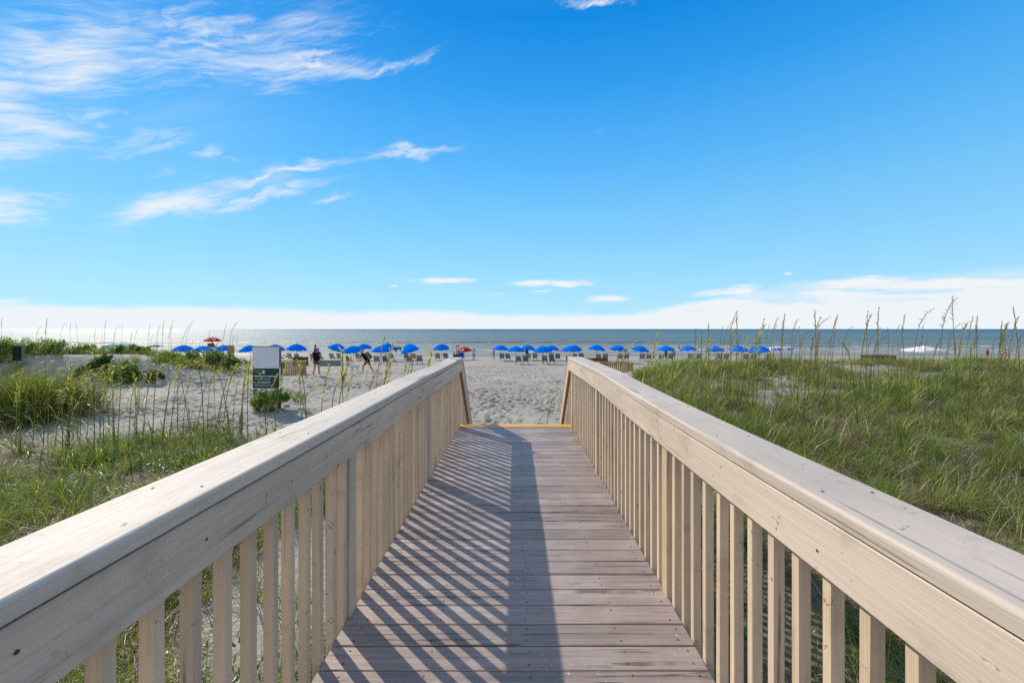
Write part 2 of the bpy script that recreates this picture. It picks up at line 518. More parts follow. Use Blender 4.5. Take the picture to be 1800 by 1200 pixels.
def veg_left(x, y):
    d = -x
    far = np.interp(d, [0, 2, 5, 8, 14, 30], [6.0, 7.4, 9.2, 9.8, 8.8, 10])
    m = sst(.9, -1.1, y - far + (fbm(x * .5, y * .5, 14) - .5) * 4.0) * sst(.7, 1.2, d)
    hole = np.exp(-(((x + 2.3) / 1.0) ** 2 + ((y - 4.8) / 1.7) ** 2))
    m = m * (1 - .95 * sst(.25, .6, hole))
    clump = np.exp(-(((x + 14.8) / 1.9) ** 2 + ((y - 12.1) / 1.0) ** 2))
    bare = sst(.62, .72, fbm(x * .4, y * .5, 33, 3))
    return np.maximum(m * (1 - .35 * bare * sst(4, 6, y)), sst(.25, .5, clump))
def ground_z(x, y):
    x = np.asarray(x, float); y = np.asarray(y, float)
    z = np.interp(y + (vn(x * .05, y * .05, 2) - .5) * np.where(y > 60, 5, 1.0) , PY, PZ)
    z = z + (fbm(x * .22, y * .22, 1) - .5) * .16 * sst(56, 40, y)
    # dune on the right of the boardwalk
    r = sst(.8, 5.0, x - np.interp(y, [0, 10, 20, 35], [0, .8, 3.4, 8]))
    z = z + r * np.interp(y, RY, RH) * (.82 + .36 * fbm(x * .13, y * .2, 6))
    # steep dune ridge on the left
    yr = 22.6 + 1.6 * (vn(x * .12, 0 * y, 3) - .5) * 2
    front = sst(-1.7, .25, y - yr); back = sst(9.0, .8, y - yr)
    ht = np.interp(-x, [10.5, 14, 15.8, 17.3, 19.3, 21.4, 28, 40, 400], [0, .12, .40, .70, 1.12, 1.28, 1.42, 1.35, 1.2]) * (.93 + .14 * vn(x * .35, y * .2, 12))
    z = z + front * back * ht
    # low hummock under the big grass clump
    z = z + .35 * np.exp(-(((x + 14.8) / 2.4) ** 2 + ((y - 12.3) / 1.4) ** 2))
    return z
def gz(x, y):
    return float(ground_z(np.array([x]), np.array([y]))[0])

def axis(parts):
    out = []
    for a, b, st in parts:
        out += list(np.arange(a, b, st))
    return out
xs = sorted(set([-4000, -2200, -1200, -700, -400, -250, -160, -110, -80, -62, -50] + axis([(-42, -15, .2), (-15, 5.2, .06), (5.2, 32, .24)])
                + [32, 36, 42, 50, 62, 80, 110, 160, 250, 400, 700, 1200, 2200, 4000]))
ys = sorted(set([-300, -150, -80, -40, -20, -10] + axis([(-6, 8.6, .2), (8.6, 22, .05), (22, 46, .11), (46, 62, .25), (62, 100, .4)]) + [100, 104, 110, 120, 140, 180, 260, 400]))
X, Y = np.meshgrid(np.array(xs), np.array(ys))
Z = ground_z(X, Y)
# trampled sand: footprints as real dents
veg = np.maximum(veg_right(X, Y), veg_left(X, Y))
tr = sst(6.5, 8.5, Y) * sst(52, 36, Y) * (1 - .9 * veg) * sst(40, 28, np.abs(X))
dune = sst(-1.0, -.4, Z)
tr = tr * (1 - .75 * dune)
wx = X + .12 * (vn(X * 2.2, Y * 2.2, 41) - .5); wy = Y + .12 * (vn(X * 2.2, Y * 2.2, 42) - .5)
d1 = worley(wx / .27, wy / .30, 1); d2 = worley(wx / .40, wy / .35, 2)
dent = -.075 * np.exp(-(d1 / .26) ** 2) + .022 * np.exp(-((d1 - .46) / .14) ** 2) - .075 * np.exp(-(d2 / .22) ** 2)
soft = .15 + 1.7 * sst(.25, .75, fbm(X * .8, Y * .8, 52))
Z = Z + tr * dent * soft + tr * .05 * (fbm(X * 3.1, Y * 3.1, 61) - .5)
nx, ny = len(xs), len(ys)
V = np.stack([X.ravel(), Y.ravel(), Z.ravel()], 1)
ii = (np.arange(ny - 1)[:, None] * nx + np.arange(nx - 1)[None, :]).ravel()
Q = np.stack([ii, ii + 1, ii + nx + 1, ii + nx], 1)
me = np_mesh('sandy_beach', V, Q, M['sand'])
a_ = me.attributes.new('litter', 'FLOAT', 'POINT'); a_.data.foreach_set('value', veg.ravel().astype(np.float32))
o = link('sandy_beach', me)
tag(o, 'pale trampled beach sand running down to the sea', None, None, 'structure')

# sea with swell and a breaking wave
xs = sorted(set([-30000, -15000, -8000, -4000, -2200, -1200, -700, -450] + axis([(-300, 300.1, 2.0)]) + [450, 700, 1200, 2200, 4000, 8000, 15000, 30000]))
ys = sorted(set(axis([(70, 84, 2), (84, 150, .5), (150, 260, 2)]) + [280, 320, 400, 550, 800, 1200, 2000, 3500, 6000, 12000, 25000]))
X, Y = np.meshgrid(np.array(xs, float), np.array(ys, float))
yc = 140 + 16 * (vn(X * .012, 0 * X, 71) - .5)
amp = .25 + .75 * vn(X * .014, 0 * X, 72)
Z = SEA + .85 * amp * np.exp(-((Y - yc) / np.where(Y < yc, 1.1, 3.5)) ** 2)
yc2 = 119 + 14 * (vn(X * .018, 0 * X, 73) - .5)
Z = Z + .4 * vn(X * .02, 0 * X, 74) * np.exp(-((Y - yc2) / np.where(Y < yc2, .8, 2.5)) ** 2)
Z = Z + .10 * np.sin((Y + 9 * vn(X * .02, 0 * X, 75)) * 2 * np.pi / 24) * sst(95, 160, Y) * sst(330, 230, Y)
Z = np.where(np.abs(X) > 310, SEA, Z)
nx, ny = len(xs), len(ys)
ii = (np.arange(ny - 1)[:, None] * nx + np.arange(nx - 1)[None, :]).ravel()
o = link('sea', np_mesh('sea', np.stack([X.ravel(), Y.ravel(), Z.ravel()], 1), np.stack([ii, ii + 1, ii + nx + 1, ii + nx], 1), M['water']))
tag(o, 'open sea with low surf and sun glitter', None, None, 'structure')

# ------------------------------------------------------------------ grass (stuff)
GREENS = np.array([(.085, .145, .022), (.060, .120, .022), (.115, .165, .028), (.050, .100, .030), (.090, .125, .032), (.14, .175, .035)])
DEAD = np.array([(.22, .155, .080), (.155, .100, .055), (.30, .235, .15), (.38, .32, .23), (.10, .060, .036)])
def blade_arrays(P, L, W, az, lean, curl, col, seg=3):
    n = len(P); k = seg + 1
    t = np.linspace(0, 1, k)
    th = lean[:, None] + curl[:, None] * t[None, :]
    ds = L[:, None] / seg
    mid = (th[:, 1:] + th[:, :-1]) / 2
    r = np.concatenate([np.zeros((n, 1)), np.cumsum(np.sin(mid) * ds, 1)], 1)
    h = np.concatenate([np.zeros((n, 1)), np.cumsum(np.cos(mid) * ds, 1)], 1)
    cx = P[:, 0, None] + r * np.cos(az)[:, None]; cy = P[:, 1, None] + r * np.sin(az)[:, None]; cz = P[:, 2, None] + h
    wp = np.interp(t, [0, .3, .7, 1], [.8, 1, .65, .06])
    tw = az + np.pi / 2 + rng.normal(0, .5, n)
    sx = np.cos(tw)[:, None] * W[:, None] * wp / 2; sy = np.sin(tw)[:, None] * W[:, None] * wp / 2
    V = np.empty((n, k, 2, 3))
    V[:, :, 0, 0] = cx - sx; V[:, :, 0, 1] = cy - sy; V[:, :, 0, 2] = cz
    V[:, :, 1, 0] = cx + sx; V[:, :, 1, 1] = cy + sy; V[:, :, 1, 2] = cz
    b = (np.arange(n) * k * 2)[:, None] + (np.arange(seg) * 2)[None, :]
    Q = np.stack([b, b + 1, b + 3, b + 2], -1).reshape(-1, 4)
    C = np.repeat(col, k * 2, axis=0)
    return V.reshape(-1, 3), Q, C

def scatter(densf, x0, x1, y0, y1, n):
    x = rng.uniform(x0, x1, n); y = rng.uniform(y0, y1, n)
    keep = rng.random(n) < densf(x, y)
    return x[keep], y[keep]

def grass(name, label, tx, ty, per, Lr, Wf, dead, spread=.10, shade_=1.0):
    """tufts at (tx, ty), each a fan of arching blades"""
    n = len(tx)
    cnt = rng.integers(max(3, int(per * .4)), int(per * 1.6), n)
    idx = np.repeat(np.arange(n), cnt); N = len(idx)
    az = rng.uniform(0, 2 * np.pi, N); rr = np.abs(rng.normal(0, spread, N))
    P = np.empty((N, 3)); P[:, 0] = tx[idx] + rr * np.cos(az); P[:, 1] = ty[idx] + rr * np.sin(az)
    P[:, 2] = ground_z(P[:, 0], P[:, 1]) - .015
    tuft = rng.random(n)[idx]
    brown = sst(.40, .62, fbm(tx * .55, ty * .7, 131, 3)); deadtuft = (rng.random(n) < dead * .25 + .55 * brown)[idx]
    isdead = (rng.random(N) < dead * .8) | (deadtuft & (rng.random(N) < .72))
    Lb = rng.uniform(Lr[0], Lr[1], N) * (.55 + .75 * tuft)
    lean = np.where(isdead, rng.uniform(.3, 1.35, N), rng.uniform(.03, .62, N))
    curl = np.where(isdead, rng.uniform(.3, 1.9, N), rng.uniform(.2, 1.5, N))
    az2 = az + rng.normal(0, .5, N)
    g = GREENS[(rng.integers(0, 2, N) + (tuft * 4.99).astype(int)) % 6]
    c = np.where(isdead[:, None], DEAD[rng.integers(0, 5, N)] * 1.45, g * np.array([2.0, 1.68, 1.0]) * (.62 + .75 * fbm(tx * .9, ty * .9, 141, 2)[idx])[:, None] * shade_) * rng.uniform(.75, 1.25, (N, 1))
    W = Wf(P[:, 1]) * rng.uniform(.6, 1.3, N)
    V, Q, C = blade_arrays(P, Lb, W, az2, lean, curl, c)
    o = link(name, np_mesh(name, V, Q, M['grass'], True, C))
    return tag(o, label, None, None, 'stuff')
wid = lambda y: np.interp(y, [0, 3, 8, 15, 22], [.0045, .005, .0075, .011, .015])
# right dune: three depth belts with falling tuft density
bx, by = [], []
for (y0, y1, d) in ((.4, 5, 44), (5, 10, 40), (10, 16, 30), (16, 26, 20)):
    x1 = 1.42 * y1 + 3
    x, y = scatter(lambda a, b: veg_right(a, b) * (.08 + .92 * sst(.42, .60, fbm(a * 1.5, b * 1.5, 91))), .5, x1, y0, y1, int(d * (x1 - .5) * (y1 - y0)))
    bx.append(x); by.append(y)
bx = np.concatenate(bx); by = np.concatenate(by)
grass('dune_grass', 'mixed green and straw coloured dune grass covering the dune right of the boardwalk', bx, by, 34, (.25, .62), lambda y: 1.25 * wid(y), .46, .075)
bx, by = [], []
for (y0, y1, d) in ((.4, 5, 48), (5, 9, 42), (9, 15, 26)):
    x0 = -1.42 * y1 - 3
    x, y = scatter(lambda a, b: veg_left(a, b) * (.12 + .88 * sst(.38, .60, fbm(a * 1.3, b * 1.3, 95))), x0, -.7, y0, y1, int(d * (-.7 - x0) * (y1 - y0)))
    bx.append(x); by.append(y)
bx = np.concatenate(bx); by = np.concatenate(by)
grass('beach_grass', 'low green grass and weeds covering the sand left of the boardwalk', bx, by, 32, (.24, .56), lambda y: 1.2 * wid(y), .30, .075)

x_, y_ = scatter(lambda a, b: veg_right(a, b) * sst(.40, .55, fbm(a * .6, b * .6, 151)), 1.2, 30, 2.0, 21, 1500)
grass('dune_grass', 'taller dark green and straw tussocks rising out of the dune grass on the right', x_, y_, 95, (.38, .78), lambda y: 1.25 * wid(y), .42, .13, .8)
x_, y_ = scatter(lambda a, b: veg_left(a, b) * sst(.36, .52, fbm(a * .6, b * .6, 155)), -16, -1.3, 1.5, 11, 620)
grass('beach_grass', 'taller dark green tussocks in the low grass left of the boardwalk', x_, y_, 95, (.34, .72), lambda y: 1.25 * wid(y), .32, .13, .78)

def weeds(name, label, densf, x0, x1, y0, y1, n):
    x, y = scatter(densf, x0, x1, y0, y1, n)
    k = 7; N = len(x) * k
    idx = np.repeat(np.arange(len(x)), k)
    az = rng.uniform(0, 2 * np.pi, N)
    P = np.stack([x[idx] + rng.normal(0, .05, N), y[idx] + rng.normal(0, .05, N), np.zeros(N)], 1)
    P[:, 2] = ground_z(P[:, 0], P[:, 1]) + rng.uniform(.02, .24, N)
    c = np.array([(.085, .17, .025), (.06, .13, .02), (.12, .20, .035)])[rng.integers(0, 3, N)] * rng.uniform(.8, 1.2, (N, 1))
    V, Q, C = blade_arrays(P, rng.uniform(.04, .09, N), rng.uniform(.016, .032, N), az, rng.uniform(.5, 1.4, N), rng.uniform(0, .8, N), c, 2)
    o = link(name, np_mesh(name, V, Q, M['grass'], True, C))
    return tag(o, label, None, None, 'stuff')
weeds('ground_cover', 'low broad leaved ground cover between the grass left of the boardwalk', lambda a, b: veg_left(a, b) * sst(.5, .62, fbm(a * .5, b * .5, 101)) * .8, -16, -.9, .6, 9.5, 6500)
weeds('ground_cover', 'low broad leaved ground cover between the dune grass right of the boardwalk', lambda a, b: veg_right(a, b) * sst(.52, .64, fbm(a * .5, b * .5, 103)) * .7, .9, 18, .6, 14, 8000)

# ------------------------------------------------------------------ sea oats
def leaf_strip(V, Q, C, p, az, L, W, lean, curl, col):
    v, q, c = blade_arrays(np.array([p]), np.array([L]), np.array([W]), np.array([az]), np.array([lean]), np.array([curl]), np.array([col]), 4)
    b = sum(len(a) for a in V)
    V.append(v); Q.append(q + b); C.append(c)

def oat_meshes(k, h, lean, arch, fresh, droop, leaves=4, thick=1.0):
    """stem with base leaves, and the seed head as a mesh of its own"""
    V, Q, C = [], [], []
    rs = np.random.default_rng(300 + k)
    az = rs.uniform(-.5, .5)
    if rs.random() < .3: az += math.pi
    n = 10
    pts = []; th = 0; p = np.zeros(3)
    head0 = .70
    for i in range(n + 1):
        t = i / n
        pts.append(p.copy())
        th = lean * (.3 + t) + (arch * max(0, (t - .6) / .4) ** 1.6)
        p = p + h / n * np.array([math.sin(th) * math.cos(az), math.sin(th) * math.sin(az), math.cos(th)])
    pts = np.array(pts)
    # ribbon cross of two strips makes a round-enough stem
    stemc = np.array((.15, .16, .05)) if fresh else np.array((.22, .17, .085))
    r = np.interp(np.linspace(0, 1, n + 1), [0, 1], [.0046, .0022]) * thick
    for ang in (0, math.pi / 2):
        s = np.array([math.cos(ang), math.sin(ang), 0])
        vv = np.concatenate([np.stack([a - s * b, a + s * b]) for a, b in zip(pts, r)])
        qq = np.array([(2 * i, 2 * i + 1, 2 * i + 3, 2 * i + 2) for i in range(n)])
        b = sum(len(a) for a in V)
        V.append(vv); Q.append(qq + b); C.append(np.repeat(stemc[None], len(vv), 0))
    for j in range(leaves):
        g = GREENS[rs.integers(0, 6)] if rs.random() < .7 else DEAD[rs.integers(0, 4)]
        leaf_strip(V, Q, C, pts[0] + np.array([0, 0, rs.uniform(0, .25) * h]), rs.uniform(0, 6.28), rs.uniform(.22, .5), .0065 * thick, rs.uniform(.1, .5), rs.uniform(.4, 1.8), g)
    stem = np_mesh('sea_oat_stem', np.concatenate(V), np.concatenate(Q), M['oat_stem'], True, np.concatenate(C))
    V, Q, C = [], [], []
    cols = np.array([(.38, .34, .085), (.31, .29, .075), (.46, .41, .17)]) if fresh else np.array([(.30, .215, .10), (.23, .165, .075), (.36, .27, .14)])
    m = 34
    for j in range(m):
        t = head0 + (1 - head0) * (j / m) ** .9
        f = t * n; i = min(int(f), n - 1); u = f - i
        q = pts[i] * (1 - u) + pts[i + 1] * u
        side = rs.uniform(-1, 1)
        a2 = az + side * 1.5 + (math.pi if rs.random() < .12 else 0)
        L = rs.uniform(.040, .085) if fresh else rs.uniform(.026, .055) * (1.15 - .5 * (j / m)) * (1.3 if droop else .85)
        leaf_strip(V, Q, C, q, a2, L, rs.uniform(.0065, .0105) * thick, .35 if not droop else .8, rs.uniform(.3, .9) if not droop else rs.uniform(.8, 1.8), cols[rs.integers(0, 3)] * rs.uniform(.8, 1.2))
    head = np_mesh('sea_oat_head', np.concatenate(V), np.concatenate(Q), M['oat_head'], True, np.concatenate(C))
    return stem, head

KINDS = {
    'fresh_arch': [oat_meshes(k, 1.0, .10 + .05 * k, 1.5, True, True, 4, 1.25) for k in range(4)],
    'fresh_up': [oat_meshes(10 + k, 1.0, .06 + .05 * k, .35, True, False, 5, 1.2) for k in range(4)],
    'dry_arch': [oat_meshes(20 + k, 1.0, .08 + .05 * k, 1.2, False, True, 2, .85) for k in range(4)],
    'dry_up': [oat_meshes(30 + k, 1.0, .05 + .05 * k, .25, False, False, 3, .8) for k in range(4)],
}
def oat(kind, x, y, h, label, group, rz=None):
    st, hd = random.choice(KINDS[kind])
    o = link('sea_oat', st); c = link('seed_head', hd, o)
    o.location = (x, y, gz(x, y) - .02)
    o.rotation_euler = (random.uniform(-.06, .06), random.uniform(-.06, .06), random.uniform(-.7, .7) if rz is None else rz)
    o.scale = (h * random.uniform(.85, 1.1), h * random.uniform(.85, 1.1), h)
    tag(o, label, 'sea oat', group)
    return o
LO = {'fresh_arch': 'yellow sea oat with an arching drooping head on the sand left of the boardwalk',
      'fresh_up': 'yellow green sea oat with a narrow upright head on the sand left of the boardwalk',
      'dry_arch': 'brown sea oat with a nodding head along the dune on the left',
      'dry_up': 'thin brown upright sea oat along the dune on the left'}
RO = {'fresh_arch': 'yellow sea oat with a bowed head in the dune grass on the right',
      'fresh_up': 'yellow sea oat with a stiff upright head in the dune grass on the right',
      'dry_arch': 'brown sea oat with a bowed head standing against the sky on the right',
      'dry_up': 'brown sea oat with a stiff upright head standing against the sky on the right'}
# left: prominent heads placed where the photograph shows them (px, head y, distance)
def oat_px(kind, px, ytop, Yd, labels, group):
    x = vis(px, Yd); top = EYE - (ytop - VPY) / F * Yd
    h = max(.5, (top - gz(x, Yd)) * 1.06)
    oat(kind, x, Yd, h, labels[kind], group)
GL, GR = 'sea oats left of the boardwalk', 'sea oats right of the boardwalk'
for px, yt in ((12, 650), (28, 690), (45, 632), (58, 628), (76, 640), (84, 655), (98, 660), (110, 668), (118, 640), (128, 655), (152, 632), (165, 628), (176, 655), (205, 640), (225, 668), (250, 640), (268, 634), (284, 638), (300, 645), (312, 630), (334, 630), (345, 652), (358, 628), (364, 640), (378, 635), (384, 664), (392, 645), (404, 634), (409, 672), (424, 655), (436, 640), (468, 632), (480, 648), (240, 660), (192, 650), (322, 660), (140, 668)):
    oat_px(random.choice(('fresh_arch', 'fresh_arch', 'fresh_up')), px, yt, random.uniform(8.4, 10.8), LO, GL)
for px, yt in ((520, 665), (533, 640), (541, 615), (561, 650), (577, 640), (588, 636), (610, 622), (630, 655), (652, 600), (655, 640), (672, 610), (668, 660), (598, 665), (550, 672), (700, 625), (704, 645), (718, 636), (738, 628), (694, 650)):
    oat_px(random.choice(('fresh_up', 'fresh_arch', 'fresh_up', 'dry_up')), px, yt, random.uniform(7.6, 9.0), LO, GL)
# along the left dune crest, seen against sea and sky
for px in list(range(4, 420, 9)):
    Yd = random.uniform(20.5, 24)
    oat_px(random.choice(('dry_up', 'dry_up', 'dry_arch')), px + random.uniform(-4, 4), random.uniform(560, 612), Yd, LO, GL)
# loose tall stalks in front of the sand
for i in range(28):
    px = random.uniform(10, 470); Yd = random.uniform(8.6, 10.8)
    oat_px(random.choice(('fresh_up', 'dry_up', 'fresh_arch')), px, random.uniform(640, 705), Yd, LO, GL)
# right
for px, yt in ((1217, 578), (1232, 590), (1248, 572), (1262, 556), (1270, 552), (1296, 560), (1330, 566), (1350, 556), (1362, 560), (1390, 558), (1410, 565), (1422, 555), (1436, 552), (1447, 560), (1458, 556), (1510, 560), (1522, 553), (1545, 548), (1600, 533), (1643, 522), (1683, 516), (1690, 560), (1720, 560), (1760, 562), (1796, 545), (1478, 572), (1575, 555), (1660, 566), (1740, 570), (1780, 572)):
    oat_px(random.choice(('dry_up', 'dry_up', 'dry_arch')), px, yt, random.uniform(9.5, 14.5), RO, GR)
for px, yt in ((1139, 598), (1170, 615), (1195, 640), (1084, 598), (1074, 602), (1283, 585), (1322, 580), (1340, 660), (1360, 690), (1400, 640), (1447, 642), (1440, 620), (1509, 590), (1650, 625), (1700, 600), (1758, 575), (1243, 605), (1297, 590), (1315, 620), (1178, 640), (1150, 630), (1122, 640), (1410, 660), (1540, 660)):
    oat_px(random.choice(('fresh_up', 'fresh_up', 'fresh_arch')), px, yt, random.uniform(8.5, 12.5), RO, GR)
for i in range(80):
    px = random.uniform(1190, 1800); Yd = random.uniform(10, 19)
    oat_px(random.choice(('dry_up', 'fresh_up', 'dry_up', 'dry_arch')), px, random.uniform(572, 622), Yd, RO, GR)
# two oats at the foot of the stairs
oat_px('fresh_arch', 955, 672, 8.3, {'fresh_arch': 'bent yellow sea oat rising at the foot of the stairs'}, None)
oat_px('fresh_arch', 940, 722, 8.0, {'fresh_arch': 'short bowed sea oat at the foot of the stairs, lower than its neighbour'}, None)

# ------------------------------------------------------------------ shrubs
def shrub(name, label, cat, x, y, rx, ry, h, n, col, leaf=.05, group=None, stems=True):
    base = gz(x, y)
    root = empty(name, (x, y, base))
    rs = np.random.default_rng(int(abs(x * 97 + y * 131)) + 7)
    # clump centres spread through the crown
    n = int(n * 1.7); kc = max(9, int(20 * rx))
    cx = rs.uniform(-.85, .85, kc) * rx; cy = rs.uniform(-.8, .8, kc) * ry
    cz = h * rs.uniform(.25, .9, kc) * np.sqrt(np.clip(1 - (cx / rx) ** 2 * .8, .1, 1))
    cr = rs.uniform(.22, .42, kc) * min(rx, h * 1.1)
    w = rs.integers(0, kc, n)
    d = rs.normal(0, 1, (n, 3)); d /= np.linalg.norm(d, axis=1)[:, None]
    rad = cr[w] * rs.uniform(.25, 1.05, n) ** .6
    P = np.stack([cx[w], cy[w], cz[w]], 1) + d * rad[:, None]
    P[:, 2] = np.abs(P[:, 2]) * .98 + .01
    dz = ground_z(P[:, 0] + x, P[:, 1] + y) - base
    P[:, 2] += dz
    c = np.array(col) * rs.uniform(.55, 1.5, (n, 1)) * rs.uniform(.92, 1.08, (n, 3))
    V, Q, C = blade_arrays(P, rs.uniform(leaf * .8, leaf * 1.7, n), rs.uniform(leaf * .5, leaf * .95, n), rs.uniform(0, 6.28, n), rs.uniform(0, 1.6, n), rs.uniform(-.3, .9, n), c, 2)
    link('foliage', np_mesh('foliage', V, Q, M['leaf'], True, C), root)
    if stems:
        b = MB()
        for k in range(min(kc, 14)):
            b.tube([(cx[k] * .15, cy[k] * .15, -.05), (cx[k] * .6, cy[k] * .6, cz[k] * .55), (cx[k], cy[k], cz[k])], [.012, .008, .004], 4)
        b.build('stem', M['twig'], root)
    tag(root, label, cat, group)
    return root
G1 = (.13, .20, .036); G2 = (.10, .16, .034); G3 = (.16, .22, .045)
def shrub_px(px, Yd, wpx, h, n, col, label, leaf=.05, cat='shrub', name='dune_shrub'):
    return shrub(name, label, cat, vis(px, Yd), Yd, wpx / F * Yd / 2, wpx / F * Yd / 2.6, h, n, col, leaf, None)
shrub_px(484, 13.7, 80, .62, 3600, G3, 'rounded green shrub around the foot of the beach rules sign', .045)
shrub_px(222, 23.4, 74, .48, 3800, G1, 'dense green shrub on the crest of the left dune below the teal shade', .07)
shrub_px(384, 23.6, 92, .72, 5200, G2, 'wide dark shrub on the low right end of the left dune', .07)
shrub_px(165, 20.6, 44, .8, 2200, G2, 'dark shrub on the shaded dune face left of the round one', .07)
shrub_px(222, 20.2, 58, .85, 3000, G1, 'round green shrub low on the shaded dune face', .07)
shrub_px(300, 22.6, 56, .32, 1800, G1, 'thin shrub on the dune crest left of the farthest left blue umbrella', .065)
shrub_px(92, 22.6, 60, .75, 2400, G3, 'yellowish green shrub on the dune crest right of the green post sign', .065)
shrub_px(15, 22.4, 64, .8, 2400, G1, 'green shrub on the dune crest behind the green post sign', .065)
shrub_px(150, 23.2, 40, .5, 1500, G3, 'small shrub on the dune crest under the left edge of the teal shade', .06)
shrub_px(268, 20.0, 30, .5, 1100, G2, 'small dark shrub at the foot of the dune right of the round one', .06)
# thick clump at the left edge
tx = rng.normal(-14.6, 1.0, 170); ty = rng.normal(12.1, .60, 170)
og = grass('tall_grass', 'thick tall green grass clump at the left edge on a low hummock', tx, ty, 70, (.8, 1.5), lambda y: .012 + 0 * y, .22, .16, .72)

def veg_ridge(a, b):
    yr_ = 22.6 + 1.6 * (vn(a * .12, 0 * b, 3) - .5) * 2
    return sst(-14.5, -16.5, a) * sst(-1.6, -.4, b - yr_) * sst(3.0, 1.2, b - yr_) * sst(.38, .52, fbm(a * .45, b * .6, 111))
x_, y_ = scatter(veg_ridge, -38, -14, 20, 27, 5200)
grass('dune_grass', 'green grass tufts along the crest and face of the left dune ridge', x_, y_, 22, (.28, .62), lambda y: .016 + 0 * y, .22, .10)

# ------------------------------------------------------------------ boardwalk
bw = empty('boardwalk', (0, 0, 0))
tag(bw, 'painted timber boardwalk with railings and steps leading down to the beach', 'boardwalk')
DL, DR = -.903, .88                 # faces of the balusters
YEND = 6.57                         # end of the level deck
PITCH = .1433
def build_deck():
    mb = MB(); tints = []
    y = YEND - .151
    k = 0
    while y > -1.6:
        y0, y1 = y - PITCH + .005, y
        jx0 = DL + .004 + random.uniform(-.003, .003); jx1 = DR - .004 + random.uniform(-.003, .003)
        cup = random.uniform(-.0012, .0012); zt = random.uniform(-.0016, .0012)
        c = .004
        prof = [(y0, zt - .035), (y0, zt - c), (y0 + c * .4, zt - c * .35), (y0 + c, zt), ((y0 + y1) / 2, zt + cup), (y1 - c, zt), (y1 - c * .4, zt - c * .35), (y1, zt - c), (y1, zt - .035)]
        vs = [(jx0, a, b) for a, b in prof] + [(jx1, a, b) for a, b in prof]
        n = len(prof)
        fs = [(i, i + 1, n + i + 1, n + i) for i in range(n - 1)] + [(n - 1, 0, n, 2 * n - 1)]
        fs = [tuple(reversed(f)) for f in fs]
        mb.add(vs, fs, 0, False)
        mb.add(vs, [tuple(range(n)), tuple(reversed(range(n, 2 * n)))], 0)
        tv = (random.uniform(.62, 1.18),) * 1
        tints += [(tv[0], tv[0] * random.uniform(.97, 1.02), tv[0] * random.uniform(.96, 1.03))] * (len(vs) * 2)
        # screws, two to each joist
        for jx in (-.80, -.41, .055, .52, .82):
            for q in (.03, PITCH - .035):
                if random.random() < .9:
                    sx, sy = jx + random.uniform(-.012, .012), y0 + q + random.uniform(-.006, .006)
                    n0 = 7; r = random.uniform(.0038, .0052)
                    mb.add([(sx + r * math.cos(6.283 * i / n0), sy + r * math.sin(6.283 * i / n0), zt + cup * .5 + .0016) for i in range(n0)], [tuple(range(n0))], 1)
                    tints += [(1, 1, 1)] * n0
        y -= PITCH; k += 1
    me = mb.mesh('deck', [M['deck'], M['rust']])
    a = me.attributes.new('tint', 'FLOAT_COLOR', 'POINT')
    a.data.foreach_set('color', np.array([(*t, 1.0) for t in tints], dtype=np.float32).ravel())
    return link('deck', me, bw)
build_deck()
mb = MB(); mb.box((-.0115, YEND - .074, -.0155), (DR - DL - .008, .144, .035), ch=.004)
mb.build('step_edge', M['yellow'], bw)
for x in (DL + .025, -.41, .055, .52, DR - .025):
    MB().box((x, 2.45, -.135), (.04, 8.0, .19)).build('beam', M['beam'], bw)
MB().box((-.0115, YEND - .03, -.135), (DR - DL - .1, .04, .188)).build('beam', M['beam'], bw)

YS0 = -1.2
def rail_lift(side, y):
    if side > 0:
        return float(np.interp(y, [0, 2.0, 3.0, 4.2, 5.0, 6.4], [0, 0, .012, .040, .036, .018]))
    return float(np.interp(y, [0, 3, 5, 6.4], [0, 0, -.004, -.008])) + .003 * math.sin(y * 2.1)
def extrude(prof, side, ys, name, mat, parent, jitter=0.0, seed=1, dots=()):
    """prof: list of (distance from centre line, z); mirrored for the left side"""
    rs = random.Random(seed)
    ph = [rs.uniform(0, 6.28) for _ in range(3)]
    n = len(prof); vs = []; fs = []
    for y in ys:
        dx = jitter * (math.sin(y * 1.7 + ph[0]) + .6 * math.sin(y * 4.1 + ph[1]))
        dz = rail_lift(side, y) + jitter * .5 * math.sin(y * 2.7 + ph[2])
        for d, z in prof:
            vs.append((side * (d + dx), y, z + dz))
    for k in range(len(ys) - 1):
        for i in range(n):
            f = (k * n + i, k * n + (i + 1) % n, (k + 1) * n + (i + 1) % n, (k + 1) * n + i)
            fs.append(f if side > 0 else tuple(reversed(f)))
    mb = MB().add(vs, fs, 0, False)
    e0 = tuple(range(n)); e1 = tuple(range((len(ys) - 1) * n, len(ys) * n))
    mb.add([vs[i] for i in e0], [tuple(range(n)) if side < 0 else tuple(reversed(range(n)))], 0)
    mb.add([vs[i] for i in e1], [tuple(reversed(range(n))) if side < 0 else tuple(range(n))], 0)
    for (nx_, d, y, z) in dots:
        # sunk screw heads; nx_ True: on the inner face, else on the top
        zz = z + rail_lift(side, y); r = .0045
        if nx_: pts = [(side * d - side * .0014, y + r * math.cos(k * .9), zz + r * math.sin(k * .9)) for k in range(7)]
        else: pts = [(side * d, y + r * math.cos(k * .9), zz + .0016 + r * 0) if False else (side * d + r * math.sin(k * .9), y + r * math.cos(k * .9), zz + .0018) for k in range(7)]
        mb.add(pts, [tuple(range(7))], 1)
    o = mb.build(name, [mat, M['rust']], parent)
    return o
